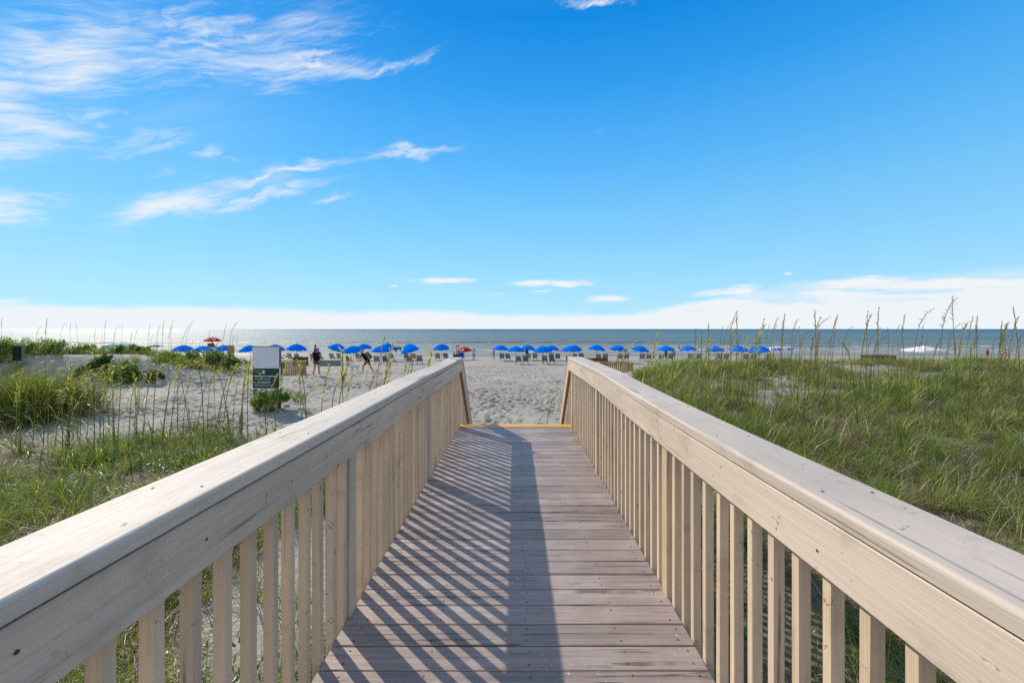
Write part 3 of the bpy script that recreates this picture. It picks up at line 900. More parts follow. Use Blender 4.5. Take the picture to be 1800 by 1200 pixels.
def cap_profile(d0, d1, zt, th):
    r = .012
    pr = []
    for k in range(5):
        a = math.pi / 2 * k / 4
        pr.append((d0 + r - r * math.cos(a), zt - r + r * math.sin(a)))       # rounded inner arris
    for k in range(5):
        a = math.pi / 2 * k / 4
        pr.append((d1 - r + r * math.sin(a), zt - r + r * math.cos(a)))
    pr += [(d1, zt - th), (d0 + .002, zt - th)]
    return pr

ang = R(45)
def railing(side, bal, fas, cap0, cap1, ztop, zf1, zf0, posts):
    rl = empty('railing', (0, 0, 0)); rl.parent = bw
    MC, MF = (M['cap'], M['fascia']) if side < 0 else (M['cap_new'], M['fascia_new'])
    tag(rl, 'left painted timber railing with silvery cap' if side < 0 else 'right painted timber railing with sunlit beige boards')
    # cap rail and rail board in lengths butted over the posts
    joints = [YS0, posts[0] + .02, posts[1] + .03, YEND - .06] if side > 0 else [YS0, posts[1] + .05, YEND - .06]
    capj = [YS0, 3.6, YEND - .02] if side < 0 else [YS0, YEND - .02]
    for k in range(len(capj) - 1):
        a, b = capj[k] + (.0012 if k else 0), capj[k + 1] - .0012
        yy = list(np.linspace(a, b, 26))
        extrude(cap_profile(cap0, cap1, ztop, .045), side, yy, 'cap_rail', MC, rl, .0012, 3 + k, [(False, d_ + random.uniform(-.006, .006), y_ + random.uniform(-.01, .01), ztop) for y_ in np.arange(.55, 6.4, .61) if a < y_ < b for d_ in (cap0 + .05, cap1 - .05)])
    for k in range(len(joints) - 1):
        a, b = joints[k] + (.0012 if k else 0), joints[k + 1] - .0012
        yy = list(np.linspace(a, b, 20))
        c = .003
        pr = [(fas, zf0 + c), (fas, zf1 - c), (fas + c, zf1), (bal - .0005, zf1), (bal - .0005, zf0), (fas + c, zf0)]
        extrude(pr, side, yy, 'rail_board', MF, rl, .0010, 13 + k, [(True, fas, yp + q + random.uniform(-.006, .006), z_) for yp in posts for q in (-.02, .025) if a + .02 < yp + q < b - .02 for z_ in (zf0 + .04, zf1 - .035)] + [(True, fas, float(y_), (zf0 + zf1) / 2 + random.uniform(-.05, .05)) for y_ in np.arange(.7, 6.3, .43) if a < y_ < b and random.random() < .6])
    # posts
    for yp in posts:
        h = ztop - .047 + rail_lift(side, yp)
        pmo = MB().box((0, 0, (h - 1.5) / 2), (.089, .089, h + 1.5), ch=.005).build('post', M['fascia_v'] if side < 0 else M['upright'], rl)
        pmo.location = (side * (bal + .0345), yp, 0)
        pmo.rotation_euler = (0, 0, random.uniform(-.02, .02))
    # balusters
    proto = None
    b0, b1 = -.235, zf1 - .005
    y = YEND - .10; k = 0
    while y > .35:
        if all(abs(y - yp) > .072 for yp in posts):
            hh = b1 - b0
            if proto is None:
                proto = MB().box((0, 0, (b0 + b1) / 2), (.038, .038, hh), ch=.0035).mesh('baluster', M['upright'])
            o = link('baluster', proto, rl)
            o.location = (side * (bal + .019 + random.uniform(0, .002)), y + random.uniform(-.004, .004), rail_lift(side, y) * .9)
            o.rotation_euler = (random.uniform(-.004, .004), random.uniform(-.0015, .0015), random.uniform(-.03, .03))
        y -= .1238; k += 1
    # railing of the steps, running down at the slope of the stair
    L = 1.95
    dy, dz = math.cos(ang), -math.sin(ang)
    ys, zs = YEND - .04, (zf0 + zf1) / 2 + rail_lift(side, YEND)
    c0 = Vector((side * (fas + .0195), ys + dy * L / 2, zs + dz * L / 2))
    w = zf1 - zf0
    mb = MB().box((0, 0, 0), (.037, L, w), ch=.003)
    o = mb.build('stair_rail_board', MF, rl); o.location = c0; o.rotation_euler = (-ang, 0, 0)
    mb = MB().box((side * .002, 0, -w / 2 - .027), (.036, L - .03, .052))
    o = mb.build('stair_rail_ledger', M['raw'], rl); o.location = c0; o.rotation_euler = (-ang, 0, 0)
    mb = MB().box((side * ((cap0 + cap1) / 2 - fas - .0195), 0, w / 2 + .026), (cap1 - cap0, L + .02, .045), ch=.01)
    o = mb.build('stair_cap_rail', M['cap'], rl); o.location = c0; o.rotation_euler = (-ang, 0, 0)
    for k in range(8):
        yb = YEND + .06 + .124 * k
        top = zs + dz / dy * (yb - ys) - .02
        bot = -.235 - (yb - YEND) * math.tan(ang)
        MB().box((side * (bal + .019), yb, (top + bot) / 2), (.038, .038, top - bot), ch=.0035).build('baluster', M['upright'], rl)
    yb = ys + dy * L - .12
    top = zs + dz * L + .02
    MB().box((side * (bal + .0445), yb, (top - 1.75) / 2), (.089, .089, top + 1.75), ch=.005).build('post', M['upright'], rl)
    return rl
railing(-1, .903, .866, .858, 1.083, 1.095, 1.040, .879, [2.22, 4.22, 6.36])
railing(1, .880, .843, .836, 1.061, 1.083, 1.029, .871, [2.37, 4.40, 6.36])
# steps
nst = 6
for k in range(1, nst):
    yy = YEND + .22 * (k - 1); zz = -.20 * k
    MB().box((-.0115, yy + .11, zz - .018), (DR - DL - .06, .24, .035), ch=.004).build('stair_tread', M['deck'], bw)
for x in (DL + .05, DR - .05):
    mb = MB().box((0, 0, 0), (.04, 1.75, .24)); o = mb.build('stair_stringer', M['beam'], bw)
    o.location = (x, YEND + .50, -.72); o.rotation_euler = (-math.atan2(.20, .22), 0, 0)

# bottle on the left cap rail
yb = 6.25; xb = vis(792.8, yb)
bt = empty('water_bottle', (xb, yb, 1.095 - .006))
tag(bt, 'clear plastic water bottle standing on the far end of the left railing', 'bottle')
mb = MB().lathe([(.001, 0), (.026, 0), (.031, .004), (.032, .02), (.030, .05), (.0325, .055), (.0325, .12), (.030, .125), (.032, .135), (.031, .15), (.024, .168), (.013, .183), (.012, .195)], 20)
mb.build('body', M['bottle'], bt)
mb = MB().lathe([(.0335, .060), (.0337, .064), (.0337, .108), (.0335, .112)], 20)
mb.build('label', M['label_band'], bt)
mb = MB().lathe([(.0145, .190), (.0150, .192), (.0150, .208), (.013, .210), (.001, .210)], 16)
mb.build('cap', M['bottle_cap'], bt)

# ------------------------------------------------------------------ beach rules sign
SY = 14.0
sx0, sx1 = vis(443.5, SY), vis(490, SY); scx = (sx0 + sx1) / 2; sw = sx1 - sx0
sg = empty('beach_sign', (scx, SY, gz(scx, SY)))
tag(sg, 'two post sign with blank white board above a green beach rules panel', 'sign')
zb = gz(scx, SY)
def zpx(y, Yd): return EYE - (y - VPY) / F * Yd
ztop, zmid, zlow = zpx(609.5, SY) - zb, zpx(646.5, SY) - zb, zpx(682, SY) - zb
for x in (-sw / 2 + .055, sw / 2 - .03):
    MB().box((x, .075, (ztop - .02 - .4) / 2), (.10, .10, ztop - .02 + .4), ch=.006).build('post', M['sign_post'], sg)
MB().box((0, .012, (ztop + zmid) / 2 + .004), (sw, .022, ztop - zmid - .008), ch=.002).build('white_board', M['sign_white'], sg)
MB().box((0, .012, ztop + .012), (sw + .02, .05, .02)).build('top_trim', M['sign_post'], sg)
gp = MB().box((.02, .010, (zmid + zlow) / 2), (sw + .01, .020, zmid - zlow), ch=.002).build('rules_panel', M['sign_green'], sg)
fr = MB()
gx0, gx1 = .02 - sw / 2 - .005, .02 + sw / 2 + .005
fr.box((gx1 + .012, .006, (zmid + zlow) / 2), (.024, .034, zmid - zlow + .03)).box((.02, .004, zlow - .012), (sw + .058, .040, .024)).box((.02, .006, zmid - .004), (sw + .01, .03, .016))
fr.build('frame', M['sign_white'], gp)
def ink(name, mat, shapes):
    mb = MB()
    for kind, *a in shapes:
        if kind == 'r':
            x, z, w, h = a; mb.box((x, -.0022, z), (w, .004, h))
        elif kind == 'p':
            pts = a[0]; n = len(pts)
            mb.add([(x, -.0045, z) for x, z in pts] + [(x, -.0005, z) for x, z in pts], [tuple(range(n))] + [(i, n + i, n + (i + 1) % n, (i + 1) % n) for i in range(n)])
    return mb.build(name, mat, gp)
def sz(y): return zpx(y, SY) - zb
def sxp(px): return vis(px, SY) - scx
def text_mesh(txt, size, name, mat, parent, loc):
    cu = bpy.data.curves.new(name, 'FONT'); cu.body = txt; cu.size = size; cu.align_x = 'CENTER'; cu.align_y = 'CENTER'
    cu.extrude = .002; cu.offset = .0012
    tmp = bpy.data.objects.new('tmp_text', cu); COL.objects.link(tmp)
    dg = bpy.context.evaluated_depsgraph_get()
    me = bpy.data.meshes.new_from_object(tmp.evaluated_get(dg)); me.name = name
    bpy.data.objects.remove(tmp, do_unlink=True)
    me.materials.clear(); me.materials.append(mat)
    o = link(name, me, parent); o.location = loc; o.rotation_euler = (math.pi / 2, 0, 0)
    return o
t0 = text_mesh('New beach regulations', .088, 'heading', M['ink_white'], gp, (.025, -.002, sz(660.8)))
ob = MB(); ob.lathe([(.001, 0), (1, 0), (1, .004), (.001, .004)], 18, smooth=False)
ob.v = [(x * .058 + sxp(463.2), -.004 + z, y * .072 + sz(653.6)) for x, y, z in ob.v]
ob.build('emblem', M['ink_blue'], gp)
def words_line(y, x0, x1, h=.018):
    out = []; x = sxp(x0)
    rs = random.Random(int(y * 10))
    while x < sxp(x1):
        w = rs.uniform(.03, .085)
        out.append(('r', x + w / 2, sz(y), w, h)); x += w + .016
    return out
ink('text_line', M['ink_white'], words_line(665.8, 448.3, 476))
ink('text_line', M['ink_white'], words_line(670.4, 452, 473.5))
ink('text_line', M['ink_white'], words_line(672.8, 452, 473.5))
ink('text_line', M['ink_white'], words_line(677.0, 448, 480, .022))
ink('shade_icon', M['ink_yellow'], [('p', [(sxp(445.2), sz(673)), (sxp(450.6), sz(673)), (sxp(447.6), sz(670))])])
ink('flag_icon', M['ink_navy'], [('p', [(sxp(445), sz(671)), (sxp(446.6), sz(669.6)), (sxp(445.6), sz(667.8))])])
ink('tent_icon', M['ink_red'], [('p', [(sxp(481.5), sz(670.4)), (sxp(485.2), sz(670.4)), (sxp(483.8), sz(665.4)), (sxp(482.6), sz(665.8))])])
ink('towel_icon', M['ink_yellow'], [('p', [(sxp(484.6), sz(670.2)), (sxp(486), sz(670.6)), (sxp(484.6), sz(666))])])
ink('boat_icon', M['ink_navy'], [('p', [(sxp(480.2), sz(674)), (sxp(486), sz(675.6)), (sxp(483.2), sz(676)), (sxp(480.6), sz(675))])])
ink('buoy_icon', M['ink_red'], [('p', [(sxp(482.6), sz(676.6)), (sxp(484), sz(676.4)), (sxp(483.9), sz(674.9)), (sxp(482.8), sz(674.8))])])

# post with dark green panel at far left
px = 26; Yp = 18.6
xb = vis(px, Yp); g0 = gz(xb, Yp)
ps = empty('post_sign', (xb, Yp, g0)); tag(ps, 'weathered post carrying a dark green panel in the grass at far left', 'sign')
zt = zpx(608, Yp) - g0
MB().box((-.02, .05, (zt - .4) / 2), (.13, .10, zt + .4), ch=.008).build('post', M['sign_post'], ps)
MB().box((.13, -.012, zt - (634 - 608) / F * Yp / 2), (.42, .022, 26 / F * Yp), ch=.002).build('panel', M['dark_green_paint'], ps)
MB().box((.36, 0, zt - (634 - 608) / F * Yp / 2), (.03, .05, 26 / F * Yp)).box((.13, 0, zt + .012), (.47, .05, .022)).build('trim', M['sign_post'], ps)
# short weathered board post between the umbrellas on the left dune
Yp = 27.0; xb = vis(406, Yp); g0 = gz(xb, Yp)
ps = empty('wooden_board', (xb, Yp, g0)); tag(ps, 'weathered olive brown board standing in the dune shrubs left of the white sign', 'board')
zt = zpx(608.5, Yp) - g0
MB().box((0, 0, zt - .24), (.42, .05, .62), ch=.004).build('panel', M['slat'], ps)
for sx in (-.12, .12):
    MB().box((sx, .06, (zt - .4) / 2 - .05), (.08, .07, zt + .3)).build('post', M['sign_post'], ps)

# ------------------------------------------------------------------ umbrellas
def canopy_mesh(mat, dia=2.2, hgt=.52, segs=8, name='canopy', patch=None):
    n = segs * 4; rings = 7
    mb = MB(); vs = []; fs = []
    for k in range(rings + 1):
        t = max(k / rings, .02)
        for i in range(n):
            a = 2 * math.pi * i / n
            u = (i % 4) / 4.0
            sag = 1 - .055 * t * math.sin(math.pi * u)             # cloth pulled in between the ribs
            r = dia / 2 * t * sag
            z = hgt * (1 - t ** 1.75) - .015 * t * math.sin(math.pi * u)
            vs.append((r * math.cos(a), r * math.sin(a), z))
    for k in range(rings):
        for i in range(n):
            fs.append((k * n + i, k * n + (i + 1) % n, (k + 1) * n + (i + 1) % n, (k + 1) * n + i)[::-1])
    mb.add(vs, fs, 0, False)
    # valance flaps, one per panel with notches at the ribs
    for s in range(segs):
        top = [vs[rings * n + (s * 4 + j) % n] for j in range(5)]
        bot = []
        for j, p in enumerate(top):
            sh = .93 if j in (0, 4) else 1.0
            q = .10 if j not in (0, 4) else .075
            cxm = sum(a[0] for a in top) / 5; cym = sum(a[1] for a in top) / 5
            bot.append((cxm + (p[0] - cxm) * sh * .98, cym + (p[1] - cym) * sh * .98, p[2] - q))
        mb.add(top + bot, [(j, j + 1, 6 + j, 5 + j) for j in range(4)], 0, False)
    return mb.mesh(name, mat)
def make_umbrella(mat, hgt=2.1, dia=2.2):
    root = empty('beach_umbrella', (0, 0, 0))
    MB().bar((0, 0, -.15), (0, 0, hgt - .03), .022, 8).build('pole', M['pole'], root)
    c = link('canopy', canopy_mesh(mat, dia), root); c.location = (0, 0, hgt - .54)
    MB().bar((0, 0, .5), (0, 0, .6), .025, 8, .01).build('finial', M['strap'], c)
    rb = MB()
    for k in range(8):
        a = 2 * math.pi * k / 8
        rb.bar((0, 0, .20), (dia * .27 * math.cos(a), dia * .27 * math.sin(a), .36), .008, 4)
    rb.build('strut', M['metal'], root).location = (0, 0, hgt - .54)
    return root
UF, UB = 46.0, 53.0
UMB = [  # px centre, width px, top y, lean (deg), label phrase
 (322.6, 35.4, 606, 3, 'blue beach umbrella standing farthest left above the dune shrubs', None),
 (358, 34, 607.5, -2, 'blue beach umbrella just left of and below the red lifeguard umbrella', None),
 (394, 34, 606, -5, 'blue beach umbrella right of the red lifeguard umbrella, left of the weathered board', None),
 (441.5, 34, 606, -5, 'blue beach umbrella half hidden behind the left edge of the white sign board', None),
 (484, 33, 604.8, 4, 'blue beach umbrella half hidden behind the right edge of the white sign board', 'the umbrella behind the sign'),
 (521.5, 33, 603.6, 0, 'blue beach umbrella between the sign and the person in a black shirt', 'the umbrella right of the sign'),
 (591.5, 34, 603.8, 8, 'blue beach umbrella tilted to the right above the grey storage box', 'the umbrella above the grey box'),
 (622.4, 35.4, 607, -2, 'nearer blue beach umbrella with its right edge at the backpack walker', 'the nearer umbrella left of the walker'),
 (640, 29, 603.8, 0, 'farther blue beach umbrella directly above the head of the backpack walker', 'the farther umbrella above the walker'),
 (670.7, 34, 607.5, 0, 'nearer blue beach umbrella sheltering the seated person in a red cap', 'the umbrella over the red cap'),
 (680.4, 30, 602.6, 3, 'farther blue beach umbrella rising above the left side of the green canopy', 'the green canopy'),
 (720.6, 28, 603.6, 0, 'farther blue beach umbrella of the overlapping pair right of the green canopy', 'the farther umbrella right of the canopy'),
 (724, 33, 606.7, -10, 'nearer tilted blue beach umbrella of the overlapping pair right of the green canopy', 'the nearer tilted umbrella right of the canopy'),
 (776.7, 29.5, 604, 0, 'blue beach umbrella just left of the water bottle on the railing', 'the umbrella left of the bottle'),
 (880.6, 29.5, 606, 2, 'blue beach umbrella right beside the person in a lavender top', 'the umbrella beside the lavender top'),
 (906.7, 34, 608, 0, 'front blue beach umbrella closest to the person in a lavender top', 'the front umbrella near the lavender top'),
 (928.3, 28, 606, 2, 'rear blue beach umbrella between the two front ones seen between the railings', 'the rear umbrella between two front ones'),
 (955, 34, 607.5, -2, 'middle one of the three front blue beach umbrellas seen between the railings', 'the middle front umbrella'),
 (968.3, 29, 606.3, 3, 'rear blue beach umbrella peeking out right of the middle front one', 'the rear umbrella behind the middle one'),
 (1002.8, 34, 607.4, 3, 'front blue beach umbrella over the far end of the right railing', 'the front umbrella at the right railing'),
 (1009, 29, 606, 4, 'rear blue beach umbrella almost hidden by the one at the right railing end', 'the rear umbrella at the right railing'),
 (1048.3, 31.7, 605.3, 3, 'blue beach umbrella standing above the dark brown slatted enclosure by the right railing', 'the umbrella above the dark enclosure'),
 (1086.7, 32, 606, 2, 'blue beach umbrella standing above the tan slatted enclosure right of the railing', 'the umbrella above the tan enclosure'),
 (1125, 32, 606.7, 2, 'blue beach umbrella right of the tan enclosure, left of the thick sea oats', 'the umbrella left of the sea oats'),
 (1169.4, 31, 607, 1, 'blue beach umbrella behind sea oats with two people standing under it', 'the umbrella with two standing people'),
 (1210, 31, 607, 1, 'blue beach umbrella just right of the bather wading in the surf', 'the umbrella right of the bather'),
 (1256.7, 33, 607.5, 1, 'blue beach umbrella behind sea oats, third left of the printed canopy', 'the third umbrella left of the print'),
 (1298, 33, 607, 1, 'blue beach umbrella behind sea oats, second left of the printed canopy', 'the second umbrella left of the print'),
 (1335, 35, 606.8, -3, 'blue beach umbrella touching the left side of the blue and white printed canopy', 'the umbrella touching the print'),
]
GU = 'blue umbrellas lined up along the beach'
proto = make_umbrella(M['blue'])
first = True
for k, (px, w, yt, lean, lab, ph) in enumerate(UMB):
    Yd = 2.2 * F / w
    Yd = min(max(Yd, 43), 56)
    x = vis(px, Yd); g0 = gz(x, Yd)
    o = proto if first else copy_tree(proto); first = False
    o.location = (x, Yd, g0)
    top = EYE - (yt - VPY) / F * Yd
    o.scale = (1, 1, (top - g0) / 2.1)
    o.rotation_euler = (R(random.uniform(-3, 3)), R(lean * .6 + random.uniform(-2.5, 2.5)), random.uniform(0, .78))
    for ch in o.children:
        if ch.name.startswith('canopy'):
            ch.rotation_euler = (R(random.uniform(-3, 7)), R(lean + random.uniform(-3, 3)), 0)
    tag(o, lab, 'umbrella', GU)
# red ones
def red_umb(px, w, yt, Yd, label, patches):
    u = make_umbrella(M['red'])
    x = vis(px, Yd); g0 = gz(x, Yd)
    u.location = (x, Yd, g0); top = EYE - (yt - VPY) / F * Yd
    u.scale = (1, 1, 1)
    dz = (top - g0) - 2.1
    for ch in u.children:
        if ch.name.startswith('pole'):
            ch.scale = (1, 1, (top - g0) / 2.1)
        else:
            ch.location = (0, 0, 2.1 - .54 + dz)
    can = [c for c in u.children if c.name.startswith('canopy')][0]
    for (a, wd) in patches:
        # white printed patch lying on one canopy panel
        mb = MB(); vs = []
        for i in range(7):
            aa = a + wd * (i / 6 - .5)
            for t in (.62, .84):
                vs.append((1.1 * t * 1.004 * math.cos(aa), 1.1 * t * 1.004 * math.sin(aa), .52 * (1 - t ** 1.75) + .012))
        mb.add(vs, [(2 * i, 2 * i + 2, 2 * i + 3, 2 * i + 1) for i in range(6)])
        mb.build('printed_patch', M['white_cloth'], can)
    tag(u, label, 'umbrella')
    return u
red_umb(817, 23.3, 609, 56, 'red beach umbrella with white printed patch beside the tall wooden stand', [(-1.75, .62)]).rotation_euler = (R(4), R(-4), 0)
Yl = 58.0
red_umb(373.7, 26, 592, Yl, 'red umbrella with pale patches raised high over the lifeguard chair', [(-2.35, .5), (-.75, .5)])
# folded umbrella
x = vis(554.5, 50); g0 = gz(x, 50)
u = empty('folded_umbrella', (x, 50, g0)); tag(u, 'folded navy beach umbrella standing upright behind the capped person in black', 'umbrella')
MB().bar((0, 0, -.1), (0, 0, 2.1), .022, 8).build('pole', M['pole'], u)
top = EYE - (603.8 - VPY) / F * 50 - g0
mb = MB(); prof = [(.01, top), (.05, top - .1), (.13, top - .55), (.17, top - .95), (.12, top - 1.0)]
vs = []; n = 16
for r, z in prof:
    for i in range(n):
        rr = r * (1 + .22 * math.cos(i * math.pi)); a = 2 * math.pi * i / n
        vs.append((rr * math.cos(a), rr * math.sin(a), z))
mb.add(vs, [(k * n + i, (k + 1) * n + i, (k + 1) * n + (i + 1) % n, k * n + (i + 1) % n) for k in range(4) for i in range(n)], 0, True)
mb.build('canopy', M['navy'], u)

# ------------------------------------------------------------------ beach chairs
def make_chair():
    root = empty('beach_chair', (0, 0, 0))
    w = .56
    lean = R(24)
    top = Vector((0, -.42, .98)); seat_b = Vector((0, 0, .34)); seat_f = Vector((0, .55, .40))
    def side(px): return Vector((px, 0, 0))
    for s in (-1, 1):
        o = MB().bar(seat_b + side(s * w / 2) + Vector((0, .05, -.06)), top + side(s * w / 2), .022, 5).build('back_post', M['chair_wood'], root)
        MB().bar((s * w / 2, -.40, 0), (s * w / 2, .12, .36), .020, 5).build('leg', M['chair_wood'], root)
        MB().bar((s * w / 2, .52, 0), (s * w / 2, .08, .36), .020, 5).build('leg', M['chair_wood'], root)
        MB().box((s * (w / 2 + .03), .10, .56), (.07, .56, .025), (R(4), 0, 0)).build('armrest', M['teak'], root)
    MB().box((0, -.415, .965), (w + .06, .05, .09), (-lean, 0, 0)).build('headrest', M['sling_dark'], root)
    # sling back in bands, as the chairs on the sand show them from behind
    d = (seat_b - top)
    def band(t0, t1, name, mat):
        mb = MB(); vs = []
        for t in (t0, (t0 + t1) / 2, t1):
            p = top + d * t + Vector((0, -.025 * math.sin(math.pi * t), 0))
            for x in (-w / 2 + .02, 0, w / 2 - .02):
                vs.append((x, p.y - (.02 if x == 0 else 0), p.z))
        fs = [(0, 1, 4, 3), (1, 2, 5, 4), (3, 4, 7, 6), (4, 5, 8, 7)]
        mb.add(vs, fs, 0, True); mb.add([(a, b + .012, c) for a, b, c in vs], [f[::-1] for f in fs], 0, True)
        mb.build(name, mat, root)
    band(.07, .42, 'back_sling', M['sling'])
    band(.43, .66, 'lumbar_cushion', M['sling_dark'])
    band(.67, .98, 'back_sling', M['sling'])
    mb = MB().box((0, .27, .365), (w - .03, .56, .03), (R(6), 0, 0)); mb.build('seat', M['sling_dark'], root)
    MB().bar((-w / 2, -.38, .03), (w / 2, -.38, .03), .016, 5).build('stretcher', M['chair_wood'], root)
    MB().box((0, .66, .36), (w, .18, .035)).build('footrest', M['teak'], root)
    return root
proto = make_chair(); first = True
GC = 'grey sling chairs under the umbrellas'
U = {u[5]: u for u in UMB if u[5]}
CH = [
 ('the umbrella behind the sign', 493, 53, ''),
 ('the umbrella right of the sign', 510.5, 53, 'left'), ('the umbrella right of the sign', 523, 53, 'right'),
 ('the folded navy umbrella', 550.5, 52, 'left'), ('the folded navy umbrella', 563.5, 52, 'right'),
 ('the umbrella above the grey box', 584.5, 53, 'left'), ('the umbrella above the grey box', 597.5, 53, 'right'),
 ('the nearer umbrella left of the walker', 614, 46, ''),
 ('the farther umbrella above the walker', 630, 53, 'left'), ('the farther umbrella above the walker', 644, 53, 'right'),
 ('the umbrella over the red cap', 662.8, 46, 'left'), ('the umbrella over the red cap', 677.8, 46, 'right'),
 ('the green canopy', 688, 53, ''),
 ('the farther umbrella right of the canopy', 714.4, 53, 'left'), ('the farther umbrella right of the canopy', 727.2, 53, 'right'),
 ('the nearer tilted umbrella right of the canopy', 719.4, 46, 'left'), ('the nearer tilted umbrella right of the canopy', 737.8, 46, 'right'),
 ('the umbrella left of the bottle', 769.4, 53, 'left'), ('the umbrella left of the bottle', 784, 53, 'right'),
 ('the umbrella beside the lavender top', 882.4, 53, 'left'), ('the umbrella beside the lavender top', 893.2, 53, 'right'),
 ('the front umbrella near the lavender top', 911.7, 46, 'left'), ('the front umbrella near the lavender top', 924, 46, 'right'),
 ('the rear umbrella between two front ones', 928.5, 53, 'left'), ('the rear umbrella between two front ones', 940.6, 53, 'right'),
 ('the middle front umbrella', 957.8, 46, 'left'), ('the middle front umbrella', 970.5, 46, 'right'),
 ('the rear umbrella behind the middle one', 969.4, 53, 'left'), ('the rear umbrella behind the middle one', 980.6, 53, 'right'),
 ('the front umbrella at the right railing', 1000, 46, ''),
 ('the rear umbrella at the right railing', 1010.6, 53, 'left'), ('the rear umbrella at the right railing', 1021.7, 53, 'right'),
 ('the umbrella above the dark enclosure', 1051.7, 52, 'left'), ('the umbrella above the dark enclosure', 1064.4, 52, 'right'),
 ('the umbrella above the tan enclosure', 1090, 52, 'left'), ('the umbrella above the tan enclosure', 1101, 52, 'right'),
 ('the umbrella left of the sea oats', 1129, 52, 'left'), ('the umbrella left of the sea oats', 1140.5, 52, 'right'),
 ('the umbrella with two standing people', 1162, 52, 'left'), ('the umbrella with two standing people', 1178, 52, 'right'),
 ('the umbrella right of the bather', 1213.3, 52, 'left'), ('the umbrella right of the bather', 1227.8, 52, 'right'),
 ('the third umbrella left of the print', 1264, 51, 'left'), ('the third umbrella left of the print', 1275.5, 51, 'right'),
 ('the second umbrella left of the print', 1309.4, 51, 'left'), ('the second umbrella left of the print', 1323, 51, 'right'),
 ('the umbrella touching the print', 1350, 50, ''),
]
for ph, px, Yd, sd in CH:
    o = proto if first else copy_tree(proto); first = False
    x = vis(px, Yd)
    o.location = (x, Yd, gz(x, Yd) - .01)
    o.rotation_euler = (0, 0, R(random.uniform(-6, 8) - (12 if px > 1030 else 8 if px > 860 else 0)))
    o.scale = (1, 1, random.uniform(.94, 1.03))
    lab = 'grey sling beach chair ' + (f'on the {sd} below ' if sd else 'below ') + ph
    tag(o, lab, 'chair', GC)
x = vis(334, 44); o = copy_tree(proto); o.location = (x, 44, gz(x, 44)); o.rotation_euler = (0, 0, .1)
tag(o, 'grey sling beach chair behind the dune below the farthest left blue umbrella', 'chair', GC)

# ------------------------------------------------------------------ enclosures and boxes
def slat_box(name, label, px0, px1, Yd, h, depth, mat, ragged=0.0, lean=0.0, toprail=True):
    x0, x1 = vis(px0, Yd), vis(px1, Yd); w = x1 - x0; xc = (x0 + x1) / 2; g0 = gz(xc, Yd)
    root = empty(name, (xc, Yd, g0)); tag(root, label, 'enclosure')
    n = max(5, int(w / .125)); sw_ = w / n * .60
    for (yy, nm) in ((0, 'front_slats'), (depth, 'rear_slats')):
        mb = MB()
        for i in range(n):
            hh = h + random.uniform(-ragged, ragged)
            mb.box((-w / 2 + w * (i + .5) / n, yy, hh / 2 - .05), (sw_, .024, hh + .1), (0, lean + random.uniform(-.01, .01), 0))
        mb.build(nm, mat, root)
    mb = MB(); m_ = max(4, int(depth / .125))
    for s in (-1, 1):
        for i in range(m_):
            hh = h + random.uniform(-ragged, ragged)
            mb.box((s * (w / 2 - .012), depth * (i + .5) / m_, hh / 2 - .05), (.022, depth / m_ * .78, hh + .1))
    mb.build('side_slats', mat, root)
    if toprail:
        mb = MB()
        mb.box((0, -.035, h + .022), (w + .10, .12, .035)).box((0, depth + .035, h + .022), (w + .10, .12, .035))
        mb.box((-w / 2, depth / 2, h + .024), (.12, depth - .06, .032)).box((w / 2, depth / 2, h + .024), (.12, depth - .06, .032))
        mb.build('top_rail', mat, root)
        MB().box((w / 2 - .02, -.03, h / 2 - .05), (.09, .07, h + .1)).build('corner_post', mat, root)
    return root
slat_box('slatted_enclosure', 'tan slatted wooden enclosure standing on the sand just right of the sign', 476, 525, 24.0, .72, .9, M['slat'])
slat_box('slatted_enclosure', 'dark brown slatted enclosure with ragged top below the umbrella right of the sign', 515, 535, 40, .84, .8, M['slat_dark'], .05, 0, False)
slat_box('slatted_enclosure', 'dark brown ragged enclosure behind the far end of the right railing', 1030, 1069, 40, .78, .9, M['slat_dark'], .05, 0, False)
slat_box('slatted_enclosure', 'tan slatted enclosure with light corner post, half hidden by right railing', 1055, 1112, 26.5, .62, 1.0, M['slat'])
slat_box('slatted_enclosure', 'brown slatted enclosure beyond the dune grass left of the white tent', 1527, 1574, 39, .95, .9, M['slat_dark'], .02, 0, True)
# blue bin standing inside the tan enclosure
x = vis(490, 24.4); g0 = gz(x, 24.4)
bn = empty('trash_bin', (x, 24.45, g0)); tag(bn, 'blue plastic bin standing inside the tan enclosure by the sign', 'bin')
MB().lathe([(.01, 0), (.22, 0), (.27, .62), (.28, .63), (.26, .63), (.21, .03), (.01, .03)], 16).build('body', M['blue_bin'], bn)
MB().lathe([(.285, .62), (.295, .64), (.285, .66), (.27, .655)], 16).build('rim', M['blue_bin'], bn)
x0, x1 = vis(563, 38.5), vis(597, 38.5); xc = (x0 + x1) / 2; g0 = gz(xc, 38.5)
bx_ = empty('storage_box', (xc, 38.5, g0)); tag(bx_, 'long grey storage box on the sand behind the person in black shirt', 'box')
MB().box((0, 0, .26), (x1 - x0, .75, .56), ch=.02).build('body', M['grey_box'], bx_)
MB().box((0, 0, .57), (x1 - x0 + .06, .81, .06), ch=.015).build('lid', M['grey_box'], bx_)

